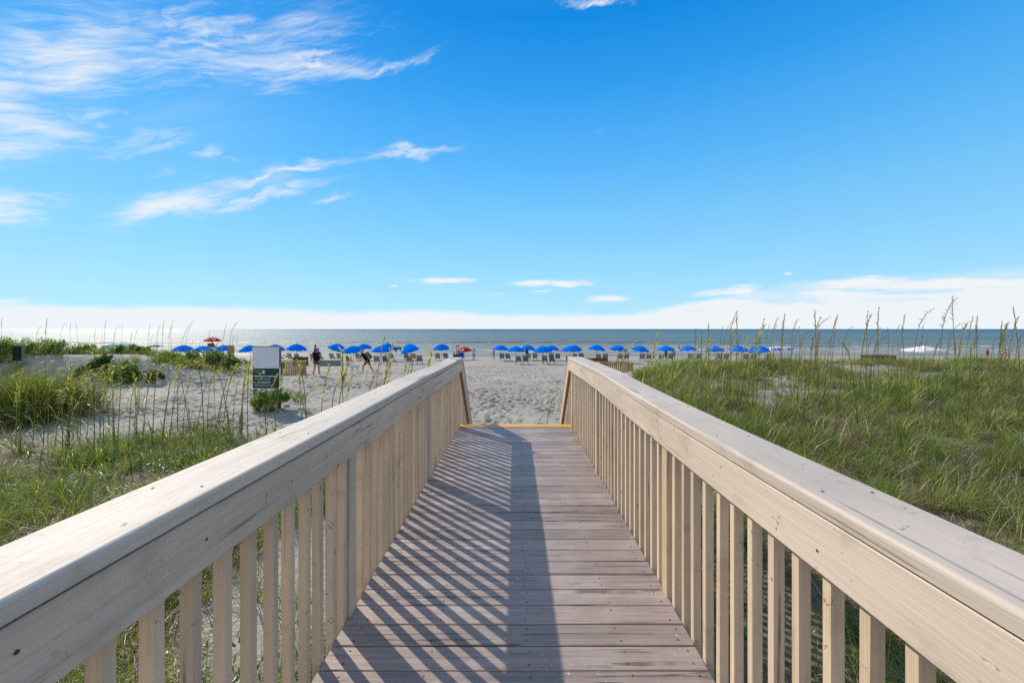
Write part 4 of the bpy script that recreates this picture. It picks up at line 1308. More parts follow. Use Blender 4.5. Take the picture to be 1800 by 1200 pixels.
# ------------------------------------------------------------------ tents and shades
def tent(name, label, px0, px1, Yd, yap, yeave, mat, valance=.22, arch=False, legm=None, dep=None):
    x0, x1 = vis(px0, Yd), vis(px1, Yd); w = x1 - x0; xc = (x0 + x1) / 2
    d = dep or w; yc = Yd + d / 2; xc = vis((px0 + px1) / 2, yc); g0 = gz(xc, yc)
    root = empty(name, (xc, yc, g0)); tag(root, label, 'tent')
    za = EYE - (yap - VPY) / F * yc - g0; ze = EYE - (yeave - VPY) / F * Yd - g0 + valance
    h = w / 2; hd = d / 2
    mb = MB(); N = 6
    cs = [(-h, -hd), (h, -hd), (h, hd), (-h, hd)]
    for k in range(4):
        a, b = cs[k], cs[(k + 1) % 4]
        vs = []; fs = []
        for i in range(N + 1):
            t = i / N
            for j in range(N + 1):
                u = j / N
                bx0, by0 = a[0] + (b[0] - a[0]) * u, a[1] + (b[1] - a[1]) * u
                s = 1 - t
                sagz = -.10 * math.sin(math.pi * t) * (h / 2)
                vs.append((bx0 * s, by0 * s, ze + (za - ze) * t + sagz * .5))
        for i in range(N):
            for j in range(N):
                q = i * (N + 1) + j
                fs.append((q, q + 1, q + N + 2, q + N + 1))
        mb.add(vs, fs, 0, False)
    mb.build('roof', mat, root)
    mb = MB()
    for k in range(4):
        a, b = cs[k], cs[(k + 1) % 4]
        vs = []; n = 14
        for j in range(n + 1):
            u = j / n
            x_, y_ = a[0] + (b[0] - a[0]) * u, a[1] + (b[1] - a[1]) * u
            dp = valance * (1 + 1.6 * abs(2 * u - 1) ** 3) if arch else valance * (1 - .12 * math.sin(u * 18) ** 2)
            vs += [(x_ * 1.004, y_ * 1.004, ze + .004), (x_ * 1.004, y_ * 1.004, ze - dp)]
        mb.add(vs, [(2 * j, 2 * j + 1, 2 * j + 3, 2 * j + 2) for j in range(n)])
    mb.build('valance', mat, root)
    for c in cs:
        MB().bar((c[0] * .985, c[1] * .985, -.1), (c[0] * .985, c[1] * .985, ze), .02, 6).build('leg', legm or M['metal'], root)
    return root
tent('canopy_tent', 'low white peaked tent beyond the dune grass on the right', 1602, 1646, 45, 607.2, 619.2, M['white_cloth'], .22)
tent('canopy_tent', 'green canopy with arched valance between the blue umbrellas left of centre', 678, 701.5, 57, 610.2, 614, M['green_cloth'], .25, True, None, 2.4)
tent('canopy_tent', 'blue and white printed canopy behind the sea oats, rightmost of the umbrella line', 1345, 1383, 54, 609.5, 614.5, M['print'], .2, True, M['print'], 2.8)
# teal sun shade on the left, two cloth wings on slanted poles
def shade(label, px0, px1, Yd, y0, y1):
    xa, xb_ = vis(px0, Yd), vis(px1, Yd); xc = (xa + xb_) / 2; g0 = gz(xc, Yd)
    root = empty('sun_shade', (xc, Yd, g0)); tag(root, label, 'sun shade')
    zt = EYE - (y0 - VPY) / F * Yd - g0; zl = EYE - (y1 - VPY) / F * Yd - g0
    w = xb_ - xa; mb = MB(); vs = []; nx_ = 12
    for i in range(nx_ + 1):
        u = i / nx_
        z = zl + (zt - zl) * (math.sin(math.pi * min(1, u * 1.9 + .05)) if u < .3 else .82 + .18 * math.cos(u * 9))
        for yy in (0, .8, 1.6):
            vs.append((-w / 2 + w * u, yy, z + .12 * math.sin(yy * 2)))
    fs = []
    for i in range(nx_):
        for j in range(2):
            q = i * 3 + j; fs.append((q, q + 3, q + 4, q + 1))
    mb.add(vs, fs, 0, True); mb.build('cloth', M['teal_cloth'], root)
    for (ax, az_) in ((-w / 2, zl), (-w * .2, zt), (w * .5, zt * .95)):
        MB().bar((ax, .1, -.1), (ax, .1, az_), .02, 6).build('pole', M['metal'], root)
    return root
shade('teal cloth sun shade stretched over the left dune crest against the glitter', 172, 228, 42, 606.5, 617)
shade('small teal sun shade left of the blue umbrellas behind the dune', 257, 268, 45, 608, 613)

# tall wooden frame with bench
Yw = 54
x0, x1 = vis(802.2, Yw), vis(806.4, Yw); xc = (x0 + x1) / 2; g0 = gz(xc, Yw)
fr = empty('wooden_stand', (xc, Yw, g0)); tag(fr, 'tall narrow wooden stand of two posts left of the red umbrella', 'stand')
zt = EYE - (607.2 - VPY) / F * Yw - g0
for x in (x0, x1):
    MB().box((x - xc, 0, (zt - .2) / 2), (.07, .07, zt + .2)).build('post', M['slat_dark'], fr)
MB().box((0, 0, zt - .03), (x1 - x0 - .075, .065, .07)).build('cross_bar', M['slat_dark'], fr)
x0, x1 = vis(797, Yw - .6), vis(809, Yw - .6); xc = (x0 + x1) / 2; g0 = gz(xc, Yw - .6)
bn = empty('bench', (xc, Yw - .6, g0)); tag(bn, 'brown wooden bench with back below the tall wooden stand', 'bench')
w = x1 - x0
MB().box((0, .15, .45), (w, .40, .05)).build('seat', M['teak'], bn)
MB().box((0, -.08, .66), (w, .04, .30), (R(-8), 0, 0)).build('backrest', M['slat_dark'], bn)
for s in (-1, 1):
    MB().box((s * (w / 2 - .05), -.04, .2), (.06, .05, .5)).build('leg', M['pole'], bn)
    MB().box((s * (w / 2 - .05), .32, .2), (.06, .05, .46)).build('leg', M['pole'], bn)
# lifeguard chair
x = vis(374.5, Yl); g0 = gz(x, Yl)
lc = empty('lifeguard_chair', (x, Yl - .1, g0)); tag(lc, 'tall wooden lifeguard chair under the raised red umbrella', 'lifeguard chair')
lg0 = g0
zs_ = EYE - (604.6 - VPY) / F * Yl - g0 - .45
for sx in (-.45, .45):
    for (ya, yb2) in ((-.55, -.3), (.7, .3)):
        MB().bar((sx * 1.3, ya, -.1), (sx, yb2, zs_), .05, 5).build('leg', M['chair_wood'], lc)
    MB().box((sx, 0, zs_ + .28), (.07, .7, .05)).build('armrest', M['chair_wood'], lc)
MB().box((0, 0, zs_), (1.0, .7, .06)).build('seat', M['chair_wood'], lc)
MB().box((0, -.33, zs_ + .32), (.95, .04, .5), (R(-10), 0, 0)).build('backrest', M['chair_wood'], lc)
mb = MB()
for k in range(3):
    mb.box((0, .45 - .05 * k, .5 + .4 * k), (1.1, .06, .06))
mb.build('ladder', M['chair_wood'], lc)

# ------------------------------------------------------------------ people
def skin_mesh(pts, rad, edges, root, mats, name, sub=1, matfun=None):
    me = bpy.data.meshes.new(name)
    names = list(pts)
    me.from_pydata([pts[n] for n in names], [(names.index(a) if isinstance(a, str) else a, names.index(b)) for a, b in edges], [])
    o = bpy.data.objects.new('tmp_skin', me); COL.objects.link(o)
    md = o.modifiers.new('s', 'SKIN')
    for i, n in enumerate(names):
        sv = me.skin_vertices[0].data[i]
        r = rad[n]; sv.radius = r if isinstance(r, tuple) else (r, r)
        sv.use_root = (n == root)
    md.use_smooth_shade = True
    sb = o.modifiers.new('d', 'SUBSURF'); sb.levels = sub; sb.render_levels = sub
    dg = bpy.context.evaluated_depsgraph_get()
    out = bpy.data.meshes.new_from_object(o.evaluated_get(dg)); out.name = name
    bpy.data.objects.remove(o, do_unlink=True)
    out.materials.clear()
    for m in mats: out.materials.append(m)
    for p in out.polygons:
        p.use_smooth = True
        if matfun: p.material_index = matfun(p.center)
    return out

STAND = dict(pelvis=(0, 0, .53), waist=(0, 0, .61), chest=(0, .005, .72), neck=(0, 0, .815), jaw=(0, .012, .865), head=(0, .010, .925), crown=(0, 0, .975),
             shL=(-.105, 0, .795), elL=(-.145, -.01, .64), wrL=(-.155, .03, .50), haL=(-.155, .045, .455),
             shR=(.105, 0, .795), elR=(.145, -.01, .64), wrR=(.155, .03, .50), haR=(.155, .045, .455),
             hiL=(-.058, 0, .50), knL=(-.062, .012, .28), anL=(-.062, -.012, .042), toL=(-.070, .085, .016),
             hiR=(.058, 0, .50), knR=(.062, .012, .28), anR=(.062, -.012, .042), toR=(.070, .085, .016))
RAD = dict(pelvis=(.082, .062), waist=(.072, .055), chest=(.085, .062), neck=.030, jaw=.042, head=.054, crown=.038,
           shL=.034, elL=.024, wrL=.016, haL=.019, shR=.034, elR=.024, wrR=.016, haR=.019,
           hiL=.056, knL=.034, anL=.022, toL=.016, hiR=.056, knR=.034, anR=.022, toR=.016)
EDG = [('pelvis', 'waist'), ('waist', 'chest'), ('chest', 'neck'), ('neck', 'jaw'), ('jaw', 'head'), ('head', 'crown'),
       ('chest', 'shL'), ('shL', 'elL'), ('elL', 'wrL'), ('wrL', 'haL'), ('chest', 'shR'), ('shR', 'elR'), ('elR', 'wrR'), ('wrR', 'haR'),
       ('pelvis', 'hiL'), ('hiL', 'knL'), ('knL', 'anL'), ('anL', 'toL'), ('pelvis', 'hiR'), ('hiR', 'knR'), ('knR', 'anR'), ('anR', 'toR')]
def person(label, px, Yd, H, rz, pose=None, skin='skin', shirt=None, shorts=None, hair='hair_dark', hat=None, fat=1.0, z=None, long_hair=False, sleeve=.5, leg=.6, loc=None):
    P = dict(STAND); P.update(pose or {})
    x, y = (vis(px, Yd), Yd) if loc is None else loc
    g0 = gz(x, y) if z is None else z
    root = empty('person', (x, y, g0), rz); tag(root, label, 'person')
    pts = {k: tuple(c * H for c in v) for k, v in P.items()}
    rad = {}
    for k, v in RAD.items():
        f = fat if k in ('pelvis', 'waist', 'chest', 'hiL', 'hiR', 'shL', 'shR') else 1 + (fat - 1) * .5
        rad[k] = tuple(a * H * f for a in v) if isinstance(v, tuple) else v * H * f
    edges = list(EDG)
    # five fingers on each hand, curled a little
    for s in 'LR':
        w = Vector(pts['wr' + s]); h = Vector(pts['ha' + s]); d = (h - w).normalized()
        u = d.orthogonal().normalized(); v = d.cross(u)
        for i, (off, ln) in enumerate(((-.020, .060), (-.007, .072), (.006, .068), (.018, .052))):
            a = h + v * off + d * .012; b = a + d * ln * .55; c = b + (d * .8 + u * .6).normalized() * ln * .5
            for nm, q in (('a', b), ('b', c)):
                pts[f'f{s}{i}{nm}'] = tuple(q); rad[f'f{s}{i}{nm}'] = .0085
            edges += [('ha' + s, f'f{s}{i}a'), (f'f{s}{i}a', f'f{s}{i}b')]
        a = w + d * .03 + v * .035 + u * .01
        pts[f't{s}'] = tuple(a + d * .035 + v * .012); rad[f't{s}'] = .0095
        edges.append(('wr' + s, f't{s}'))
    hd = Vector(pts['head']); 
    me = skin_mesh(pts, rad, edges, 'pelvis', [M[skin]], 'body', 1)
    body = link('body', me, root)
    def lerp(a, b, t): return tuple(Vector(pts[a]).lerp(Vector(pts[b]), t))
    def grow(r, f, add): return tuple(a * f + add for a in r) if isinstance(r, tuple) else (r * f + add)
    if shirt:
        q = dict(lo=lerp('pelvis', 'waist', -.95), waist=pts['waist'], chest=pts['chest'], top=lerp('chest', 'neck', .55), shL=pts['shL'], shR=pts['shR'],
                 slL=lerp('shL', 'elL', sleeve), slR=lerp('shR', 'elR', sleeve))
        rr = dict(lo=grow(rad['pelvis'], 1.12, .034), waist=grow(rad['waist'], 1.16, .022), chest=grow(rad['chest'], 1.06, .020), top=.062 * H * .9,
                  shL=grow(rad['shL'], 1, .014), shR=grow(rad['shR'], 1, .014), slL=.031 * H * fat + .012, slR=.031 * H * fat + .012)
        link('shirt', skin_mesh(q, rr, [('lo', 'waist'), ('waist', 'chest'), ('chest', 'top'), ('chest', 'shL'), ('shL', 'slL'), ('chest', 'shR'), ('shR', 'slR')], 'chest', [M[shirt]], 'shirt', 1), root)
    if shorts:
        q = dict(w=lerp('pelvis', 'waist', .35), p=pts['pelvis'], hL=pts['hiL'], hR=pts['hiR'], kL=lerp('hiL', 'knL', leg), kR=lerp('hiR', 'knR', leg))
        rr = dict(w=grow(rad['waist'], 1.0, .012), p=grow(rad['pelvis'], 1.0, .012), hL=grow(rad['hiL'], 1, .012), hR=grow(rad['hiR'], 1, .012), kL=.050 * H, kR=.050 * H)
        link('shorts', skin_mesh(q, rr, [('p', 'w'), ('p', 'hL'), ('hL', 'kL'), ('p', 'hR'), ('hR', 'kR')], 'p', [M[shorts]], 'shorts', 1), root)
    hx, hy, hz = pts['head']
    mb = MB().ball((hx, hy - .012 * H, hz + .012 * H), (.050 * H, .056 * H, .058 * H), 8)
    if long_hair: mb.ball((hx, hy - .040 * H, hz - .055 * H), (.038 * H, .026 * H, .085 * H), 8)
    mb.build('hair', M[hair], root)
    mb = MB().ball((hx, hy + .056 * H, hz - .008 * H), (.008 * H, .012 * H, .014 * H), 6)
    for s in (-1, 1): mb.ball((hx + s * .052 * H, hy, hz - .006 * H), (.008 * H, .012 * H, .018 * H), 6)
    mb.build('face', M[skin], root)
    if hat:
        mb = MB().ball((hx, hy - .004 * H, hz + .030 * H), (.062 * H, .066 * H, .042 * H), 9)
        mb.build('cap', M[hat], root)
        MB().box((hx, hy + .078 * H, hz + .016 * H), (.085 * H, .07 * H, .008 * H), (R(-12), 0, 0), ch=.003).build('cap_peak', M['mint'] if hat == 'cap_grey' else M[hat], root)
    return root, pts
WALK = dict(knL=(-.055, -.02, .275), anL=(-.052, -.12, .075), toL=(-.05, -.05, .018), knR=(.055, .05, .28), anR=(.055, .06, .045), toR=(.062, .15, .016))
# person in black with cap, seen from behind, arms held out
pose = dict(WALK); pose.update(elL=(-.185, -.02, .655), wrL=(-.20, .02, .535), haL=(-.195, .035, .49), elR=(.195, -.03, .665), wrR=(.155, .02, .56), haR=(.135, .045, .535), head=(.02, .02, .92), crown=(.022, .015, .97), jaw=(.012, .02, .862))
root, pp = person('person seen from behind in grey cap, black shirt and teal shorts on the sand', 556.5, 23.8, 1.68, R(-8), pose, 'skin', 'black_cloth', 'teal_shorts', 'hair_dark', 'cap_grey', 1.28, sleeve=.6, leg=.62)
# walker leaning forward with camouflage backpack, facing left
pose = dict(pelvis=(0, -.06, .51), waist=(0, 0, .58), chest=(0, .09, .675), neck=(0, .16, .755), jaw=(0, .195, .80), head=(0, .21, .86), crown=(0, .215, .915),
            shL=(-.10, .125, .745), elL=(-.13, .21, .62), wrL=(-.12, .30, .51), haL=(-.115, .335, .475), shR=(.10, .125, .745), elR=(.13, .22, .61), wrR=(.11, .32, .50), haR=(.105, .355, .465),
            hiL=(-.055, -.06, .485), knL=(-.058, .10, .30), anL=(-.058, .12, .05), toL=(-.062, .215, .02), hiR=(.055, -.06, .485), knR=(.058, -.13, .28), anR=(.058, -.27, .09), toR=(.062, -.20, .015))
root, pp = person('person in black leaning forward under a camouflage backpack, walking the white dog', 644, 26.4, 1.66, R(80), pose, 'skin', 'black_cloth', 'camo', 'hair_blond', None, 1.12, long_hair=True, sleeve=.7, leg=.75)
H = 1.66; x = vis(644, 26.4)
mx = Matrix.Translation(Vector((x, 26.4, gz(x, 26.4)))) @ Matrix.Rotation(R(80), 4, 'Z')
bp = empty('backpack', mx @ Vector((0, -.03 * H, .60 * H)), R(80)); tag(bp, 'olive camouflage backpack on the back of the person walking the dog', 'backpack')
mb = MB().box((0, -.10, .17), (.32, .22, .46), (R(-36), 0, 0), ch=.05).build('body', M['camo'], bp)
MB().box((0, -.215, .14), (.24, .10, .22), (R(-36), 0, 0), ch=.03).build('pocket', M['camo'], bp)
for s in (-1, 1):
    MB().tube([(s * .11, .16, .34), (s * .12, .26, .25), (s * .12, .20, .05), (s * .11, .02, -.05)], [.018, .02, .02, .016], 5).build('strap', M['strap'], bp)
# dog facing left
x = vis(622.5, 26.1); g0 = gz(x, 26.1)
dog = empty('dog', (x, 26.1, g0), R(96)); tag(dog, 'white dog with brown head walking left beside the person with backpack', 'dog')
dp = dict(rump=(0, -.24, .50), loin=(0, -.08, .49), chest=(0, .14, .47), base=(0, .22, .53), neck=(0, .30, .60), skull=(0, .38, .64), snout=(0, .47, .60), nose=(0, .51, .59),
          t1=(0, -.34, .50), t2=(0, -.44, .56),
          fl=(-.075, .15, .38), fle=(-.080, .12, .24), flw=(-.080, .17, .12), flp=(-.080, .19, .02), fr=(.075, .15, .38), fre=(.080, .10, .24), frw=(.080, .06, .12), frp=(.080, .09, .02),
          hl=(-.075, -.24, .38), hlk=(-.085, -.18, .27), hlh=(-.085, -.29, .15), hlp=(-.085, -.26, .02), hr=(.075, -.24, .38), hrk=(.085, -.14, .27), hrh=(.085, -.23, .14), hrp=(.085, -.18, .02))
dr = dict(rump=(.095, .105), loin=(.10, .115), chest=(.115, .145), base=.095, neck=.075, skull=.078, snout=.042, nose=.030, t1=.028, t2=.012,
          fl=.055, fle=.032, flw=.024, flp=.026, fr=.055, fre=.032, frw=.024, frp=.026, hl=.065, hlk=.048, hlh=.024, hlp=.026, hr=.065, hrk=.048, hrh=.024, hrp=.026)
de = [('loin', 'rump'), ('loin', 'chest'), ('chest', 'base'), ('base', 'neck'), ('neck', 'skull'), ('skull', 'snout'), ('snout', 'nose'), ('rump', 't1'), ('t1', 't2')]
for a in ('fl', 'fr'): de += [('chest', a), (a, a + 'e'), (a + 'e', a + 'w'), (a + 'w', a + 'p')]
for a in ('hl', 'hr'): de += [('rump', a), (a, a + 'k'), (a + 'k', a + 'h'), (a + 'h', a + 'p')]
link('body', skin_mesh(dp, dr, de, 'loin', [M['dog_white'], M['dog_brown']], 'body', 1, lambda c: 1 if (c.y > .33 and c.z > .5) else 0), dog)
mb = MB()
for s in (-1, 1): mb.box((s * .075, .355, .655), (.02, .06, .11), (R(10), s * .3, 0), ch=.008)
mb.build('ear', M['dog_brown'], dog)
MB().lathe([(.083, -.012), (.088, 0), (.083, .012)], 14, (0, .27, .57)).build('collar', M['strap'], dog)
ls = mx @ Vector((-.115 * H, .335 * H, .475 * H)); de_ = Matrix.Translation(Vector((x, 26.1, g0))) @ Matrix.Rotation(R(96), 4, 'Z') @ Vector((0, .24, .66))
mid = (ls + de_) / 2 - Vector((0, 0, .08))
o = MB().tube([ls, mid, de_], [.006, .006, .006], 5).build('dog_leash', M['strap']); tag(o, 'dark leash running from the walker to the white dog', 'leash')
# people near the water line
pose = dict(elL=(-.15, .05, .65), wrL=(-.08, .13, .60), haL=(-.04, .14, .60), elR=(.15, .05, .65), wrR=(.08, .13, .60), haR=(.04, .14, .60))
root, pp = person('person in grey shirt holding up a blue towel under the red umbrella', 811, 54.5, 1.62, R(170), pose, 'skin', 'grey_shirt', 'bright_blue', 'hair_dark')
xt = vis(811.5, 54.2)
tw = MB(); vs = []
for i in range(9):
    u = i / 8
    for j in range(5):
        v = j / 4
        vs.append((-.30 + .6 * u, .03 * math.sin(u * 14), .28 + .75 * v))
tw.add(vs, [(i * 5 + j, i * 5 + j + 1, (i + 1) * 5 + j + 1, (i + 1) * 5 + j) for i in range(8) for j in range(4)], 0, True)
tw.add([(a, b + .02, c) for a, b, c in vs], [((i + 1) * 5 + j, (i + 1) * 5 + j + 1, i * 5 + j + 1, i * 5 + j) for i in range(8) for j in range(4)], 0, True)
o = tw.build('beach_towel', M['bright_blue']); o.location = (xt, 54.2, gz(xt, 54.2)); tag(o, 'bright blue towel held by the person under the red umbrella', 'towel')
pose = dict(elR=(.17, -.04, .66), wrR=(.13, .06, .72), haR=(.11, .09, .75), elL=(-.14, .03, .65), wrL=(-.11, .10, .55), haL=(-.10, .12, .52))
root, pp = person('standing person with dark hair in white top and aqua shorts facing the sea', 832.8, 55, 1.66, R(-15), pose, 'skin_dark', 'white_shirt', 'aqua', 'hair_dark', None, 1.0, long_hair=True, leg=.3)
MB().box((-.10, -.115, 1.24), (.16, .02, .10), ch=.004).build('shirt_print', M['bright_blue'], root)
pose = dict(elR=(.17, .02, .86), wrR=(.09, .04, .93), haR=(.06, .03, .95), elL=(-.15, .0, .64), wrL=(-.20, .05, .54), haL=(-.22, .06, .50), knR=(.05, .06, .28), anR=(.06, -.02, .045), toR=(.06, .07, .016))
root, pp = person('person in lavender top shading the eyes with one raised arm', 868, 54.5, 1.64, R(20), pose, 'skin', 'lavender', 'lavender', 'hair_dark', None, .95, leg=.35)
SIT = dict(pelvis=(0, 0, .30), waist=(0, -.03, .37), chest=(0, -.06, .48), neck=(0, -.06, .575), jaw=(0, -.045, .625), head=(0, -.045, .685), crown=(0, -.05, .735),
           shL=(-.105, -.06, .555), elL=(-.15, .02, .43), wrL=(-.12, .13, .38), haL=(-.11, .16, .375), shR=(.105, -.06, .555), elR=(.15, .02, .43), wrR=(.12, .13, .38), haR=(.11, .16, .375),
           hiL=(-.058, .02, .29), knL=(-.065, .24, .30), anL=(-.065, .27, .05), toL=(-.07, .36, .016), hiR=(.058, .02, .29), knR=(.065, .24, .30), anR=(.065, .27, .05), toR=(.07, .36, .016))
person('person with dark hair seated on the left end of the bench', 798.6, Yw - .45, 1.68, 0, SIT, 'skin_dark', 'white_shirt', 'black_cloth', 'hair_dark', loc=(vis(798.6, Yw - .45), Yw - .45), z=gz(xc, Yw - .6) - .06)
person('person in black seated on the right end of the bench beside the towel', 806, Yw - .45, 1.62, 0, SIT, 'skin_dark', 'black_cloth', 'black_cloth', 'hair_dark', loc=(vis(805.6, Yw - .45), Yw - .45), z=gz(xc, Yw - .6) - .06, fat=1.15)
xq = vis(677.8, 46)
person('person in red cap and black shirt seated in a chair under an umbrella', 677.8, 46.1, 1.7, 0, SIT, 'skin', 'black_cloth', 'camo', 'hair_dark', 'red', loc=(xq, 46.05), z=gz(xq, 46) - .05)
person('lifeguard in red seated on the tall lifeguard chair', 374, Yl, 1.7, 0, SIT, 'skin_dark', 'red', 'red', 'hair_dark', loc=(vis(374.5, Yl), Yl - .05), z=lg0 + zs_ - .42)
person('person in dark green shirt standing under the umbrella behind sea oats', 1170.5, 52.6, 1.72, R(30), None, 'skin_dark', 'teal_shorts', 'black_cloth', 'hair_dark')
person('person in grey shirt right of the one in dark green under the umbrella', 1184, 52.4, 1.7, R(-20), None, 'skin', 'grey_shirt', 'bright_blue', 'hair_dark')
person('sunburnt bather standing in the surf between two umbrellas', 1194, 104, 1.75, 0, None, 'skin', None, 'red', 'hair_dark', z=-4.15)
person('person in red top standing beyond the grass near the right edge', 1735.5, 58, 1.6, 0, None, 'skin', 'red', 'black_cloth', 'hair_dark')
person('person with brown hair in orange trunks, rightmost on the beach', 1767, 50, 1.66, R(15), None, 'skin', None, 'teak', 'hair_dark')
person('person standing behind the chairs beyond the rear umbrella at centre', 926, 62, 1.7, 0, None, 'skin_dark', 'black_cloth', 'black_cloth', 'hair_dark')
for px_, yy_, lb in ((784, 597.2, 'leftmost of the four swimmers far out in the sea'), (796.5, 596.8, 'second swimmer from the left far out in the sea'),
                     (802.5, 597, 'third swimmer from the left far out in the sea'), (820.3, 596.6, 'rightmost of the four swimmers far out in the sea')):
    Yd = (EYE - SEA) * F / (yy_ - VPY)
    person('dark head of the ' + lb, px_, Yd, 1.8, random.uniform(-1, 1), None, 'skin_dark', 'black_cloth', None, 'hair_dark', z=SEA - 1.35)
# pink toy bucket by the left umbrella
x = vis(327, 43.2); b_ = empty('toy_bucket', (x, 43.2, gz(x, 43.2))); tag(b_, 'pink bucket on the sand under the farthest left umbrella', 'bucket')
MB().lathe([(.01, 0), (.11, 0), (.15, .28), (.16, .29), (.14, .28), (.10, .02), (.01, .02)], 14).build('body', M['pink'], b_)
MB().tube([(-.15, 0, .28), (-.10, 0, .40), (0, 0, .44), (.10, 0, .40), (.15, 0, .28)], [.008] * 5, 5).build('handle', M['ink_white'], b_)

# ------------------------------------------------------------------ camera
cd = bpy.data.cameras.new('camera'); cam = bpy.data.objects.new('camera', cd); COL.objects.link(cam)
cam.location = (0, 0, EYE); cam.rotation_euler = (R(90), 0, 0)
cd.sensor_width = 36.0; cd.lens = F / 1800 * 36
cd.shift_x = -7 / 1800; cd.shift_y = -22 / 1800
cd.clip_start = .05; cd.clip_end = 60000
sc.camera = cam

# ------------------------------------------------------------------ light and sky
SUN = Vector((-.986, .957, 1.0)).normalized()
elev = math.asin(SUN.z); azim = math.atan2(SUN.x, SUN.y)
ld = bpy.data.lights.new('sun', 'SUN'); ld.energy = 3.7; ld.angle = R(.5); ld.color = (1.0, .90, .74)
lo = bpy.data.objects.new('sun', ld); COL.objects.link(lo)
lo.rotation_euler = (-SUN).to_track_quat('-Z', 'Y').to_euler(); lo.location = (-30, 30, 40)

w = bpy.data.worlds.new('World'); sc.world = w; w.use_nodes = True
t = NT(w.node_tree); bg = w.node_tree.nodes['Background']
sky = t.node('ShaderNodeTexSky'); sky.sky_type = 'NISHITA'; sky.sun_disc = False
sky.sun_elevation = elev; sky.sun_rotation = azim
sky.air_density = 1.0; sky.dust_density = .08; sky.ozone_density = 3.0; sky.altitude = 0
tc = t.node('ShaderNodeTexCoord'); D = tc.outputs['Generated']
sp = t.node('ShaderNodeSeparateXYZ'); t.l.new(D, sp.inputs[0])
az = t.math('ARCTAN2', sp.outputs[0], sp.outputs[1]); el = t.math('ARCSINE', sp.outputs[2])
cb = t.node('ShaderNodeCombineXYZ'); t.l.new(az, cb.inputs[0]); t.l.new(el, cb.inputs[1]); P = cb.outputs[0]
def ae(px, py):
    a = math.atan((px - VPX) / F); return a, math.atan((VPY - py) / F * math.cos(a))
def rotz(vec, ang):
    nd = t.node('ShaderNodeVectorRotate'); nd.rotation_type = 'Z_AXIS'
    t.l.new(vec, nd.inputs['Vector']); nd.inputs['Angle'].default_value = ang
    return nd.outputs[0]
# cirrus: bands laid out on the sky by azimuth and elevation, broken up by combed noise
warp = t.node('ShaderNodeTexNoise'); t.l.new(P, warp.inputs['Vector']); warp.inputs['Scale'].default_value = 4.0; warp.inputs['Detail'].default_value = 5
wv = t.vmath('SCALE', t.vmath('SUBTRACT', warp.outputs['Color'], (.5, .5, .5)), sc=.075)
PW = t.vmath('ADD', P, wv)
PR = rotz(PW, R(-13))
comb = t.noise(t.scale(PR, (3.0, 30.0, 1.0)), 1.0, 12, .66, .8)
comb2 = t.noise(t.scale(rotz(PW, R(-24)), (7.0, 85.0, 1.0)), 1.0, 10, .66, 1.2)
body = t.noise(t.scale(PR, (5.0, 12.0, 1.0)), 1.0, 6, .6, .5)
nz = t.math('ADD', t.math('ADD', t.math('MULTIPLY', comb, .48), t.math('MULTIPLY', comb2, .34)), t.math('MULTIPLY', body, .18))
wm = t.node('ShaderNodeTexNoise'); t.l.new(t.scale(PR, (1.0, 2.2, 1.0)), wm.inputs['Vector']); wm.inputs['Scale'].default_value = 8.0; wm.inputs['Detail'].default_value = 6; wm.inputs['Roughness'].default_value = .6
warp2 = t.vmath('MULTIPLY', t.vmath('SUBTRACT', wm.outputs['Color'], (.5, .5, .5)), (.16, .085, 0))
PM = t.vmath('ADD', P, warp2)
BANDS = [  # two end points in the photo, half width in px, strength
 (-120, 110, 330, 90, 62, 1.0), (180, 90, 700, 98, 40, .8), (330, 130, 700, 108, 22, .85), (330, 60, 640, 20, 40, .55), (215, 75, 300, 20, 34, .6), (430, 60, 690, 60, 30, .55),
 (-160, 180, 150, 170, 70, .85), (-120, 250, 160, 235, 40, .95), (-60, 265, 30, 300, 22, .8), (40, 285, 420, 225, 15, .7), (190, 150, 350, 130, 22, .6),
 (-80, 372, 110, 360, 22, 1.0), (20, 350, 150, 352, 8, .6), (165, 402, 430, 330, 24, 1.1), (330, 325, 620, 276, 13, 1.0), (300, 372, 590, 318, 14, .95), (430, 335, 560, 285, 12, .55),
 (330, 285, 430, 262, 13, .8), (620, 275, 838, 254, 9, .8), (530, 358, 640, 346, 6, .85), (240, 310, 360, 288, 8, .5),
 (1030, 232, 1075, 222, 5, .22), (985, 2, 1110, 2, 8, 1.0),
]
rb_ = random.Random(21)
for (cx_, cy_, wx_, wy_, n_) in ((150, 105, 190, 55, 6), (480, 75, 190, 50, 9), (90, 240, 120, 45, 4), (380, 330, 150, 30, 5)):
    for _ in range(n_):
        px_ = cx_ + rb_.uniform(-1, 1) * wx_; py_ = cy_ + rb_.uniform(-1, 1) * wy_
        ln_ = rb_.uniform(60, 150); tl_ = R(rb_.uniform(2, 24))
        BANDS.append((px_ - ln_ * math.cos(tl_), py_ + ln_ * math.sin(tl_), px_ + ln_ * math.cos(tl_), py_ - ln_ * math.sin(tl_), rb_.uniform(6, 12), rb_.uniform(.55, .9)))
tot = None
for x0, y0, x1, y1, hw, st in BANDS:
    a0, e0 = ae(x0, y0); a1, e1 = ae(x1, y1)
    ang_ = math.atan2(e1 - e0, a1 - a0); hl = math.hypot(a1 - a0, e1 - e0) / 2
    hwv = hw / F * .85
    q = rotz(t.vmath('SUBTRACT', PM, ((a0 + a1) / 2, (e0 + e1) / 2, 0)), -ang_)
    q = t.scale(q, (1 / hl, 1 / hwv, 0))
    m_ = t.rng(t.vmath('LENGTH', q), 1.55, .0, 0, st)
    tot = m_ if tot is None else t.math('MAXIMUM', tot, m_)
cir = t.math('ADD', nz, t.math('MULTIPLY', t.math('SUBTRACT', tot, .5), .20))
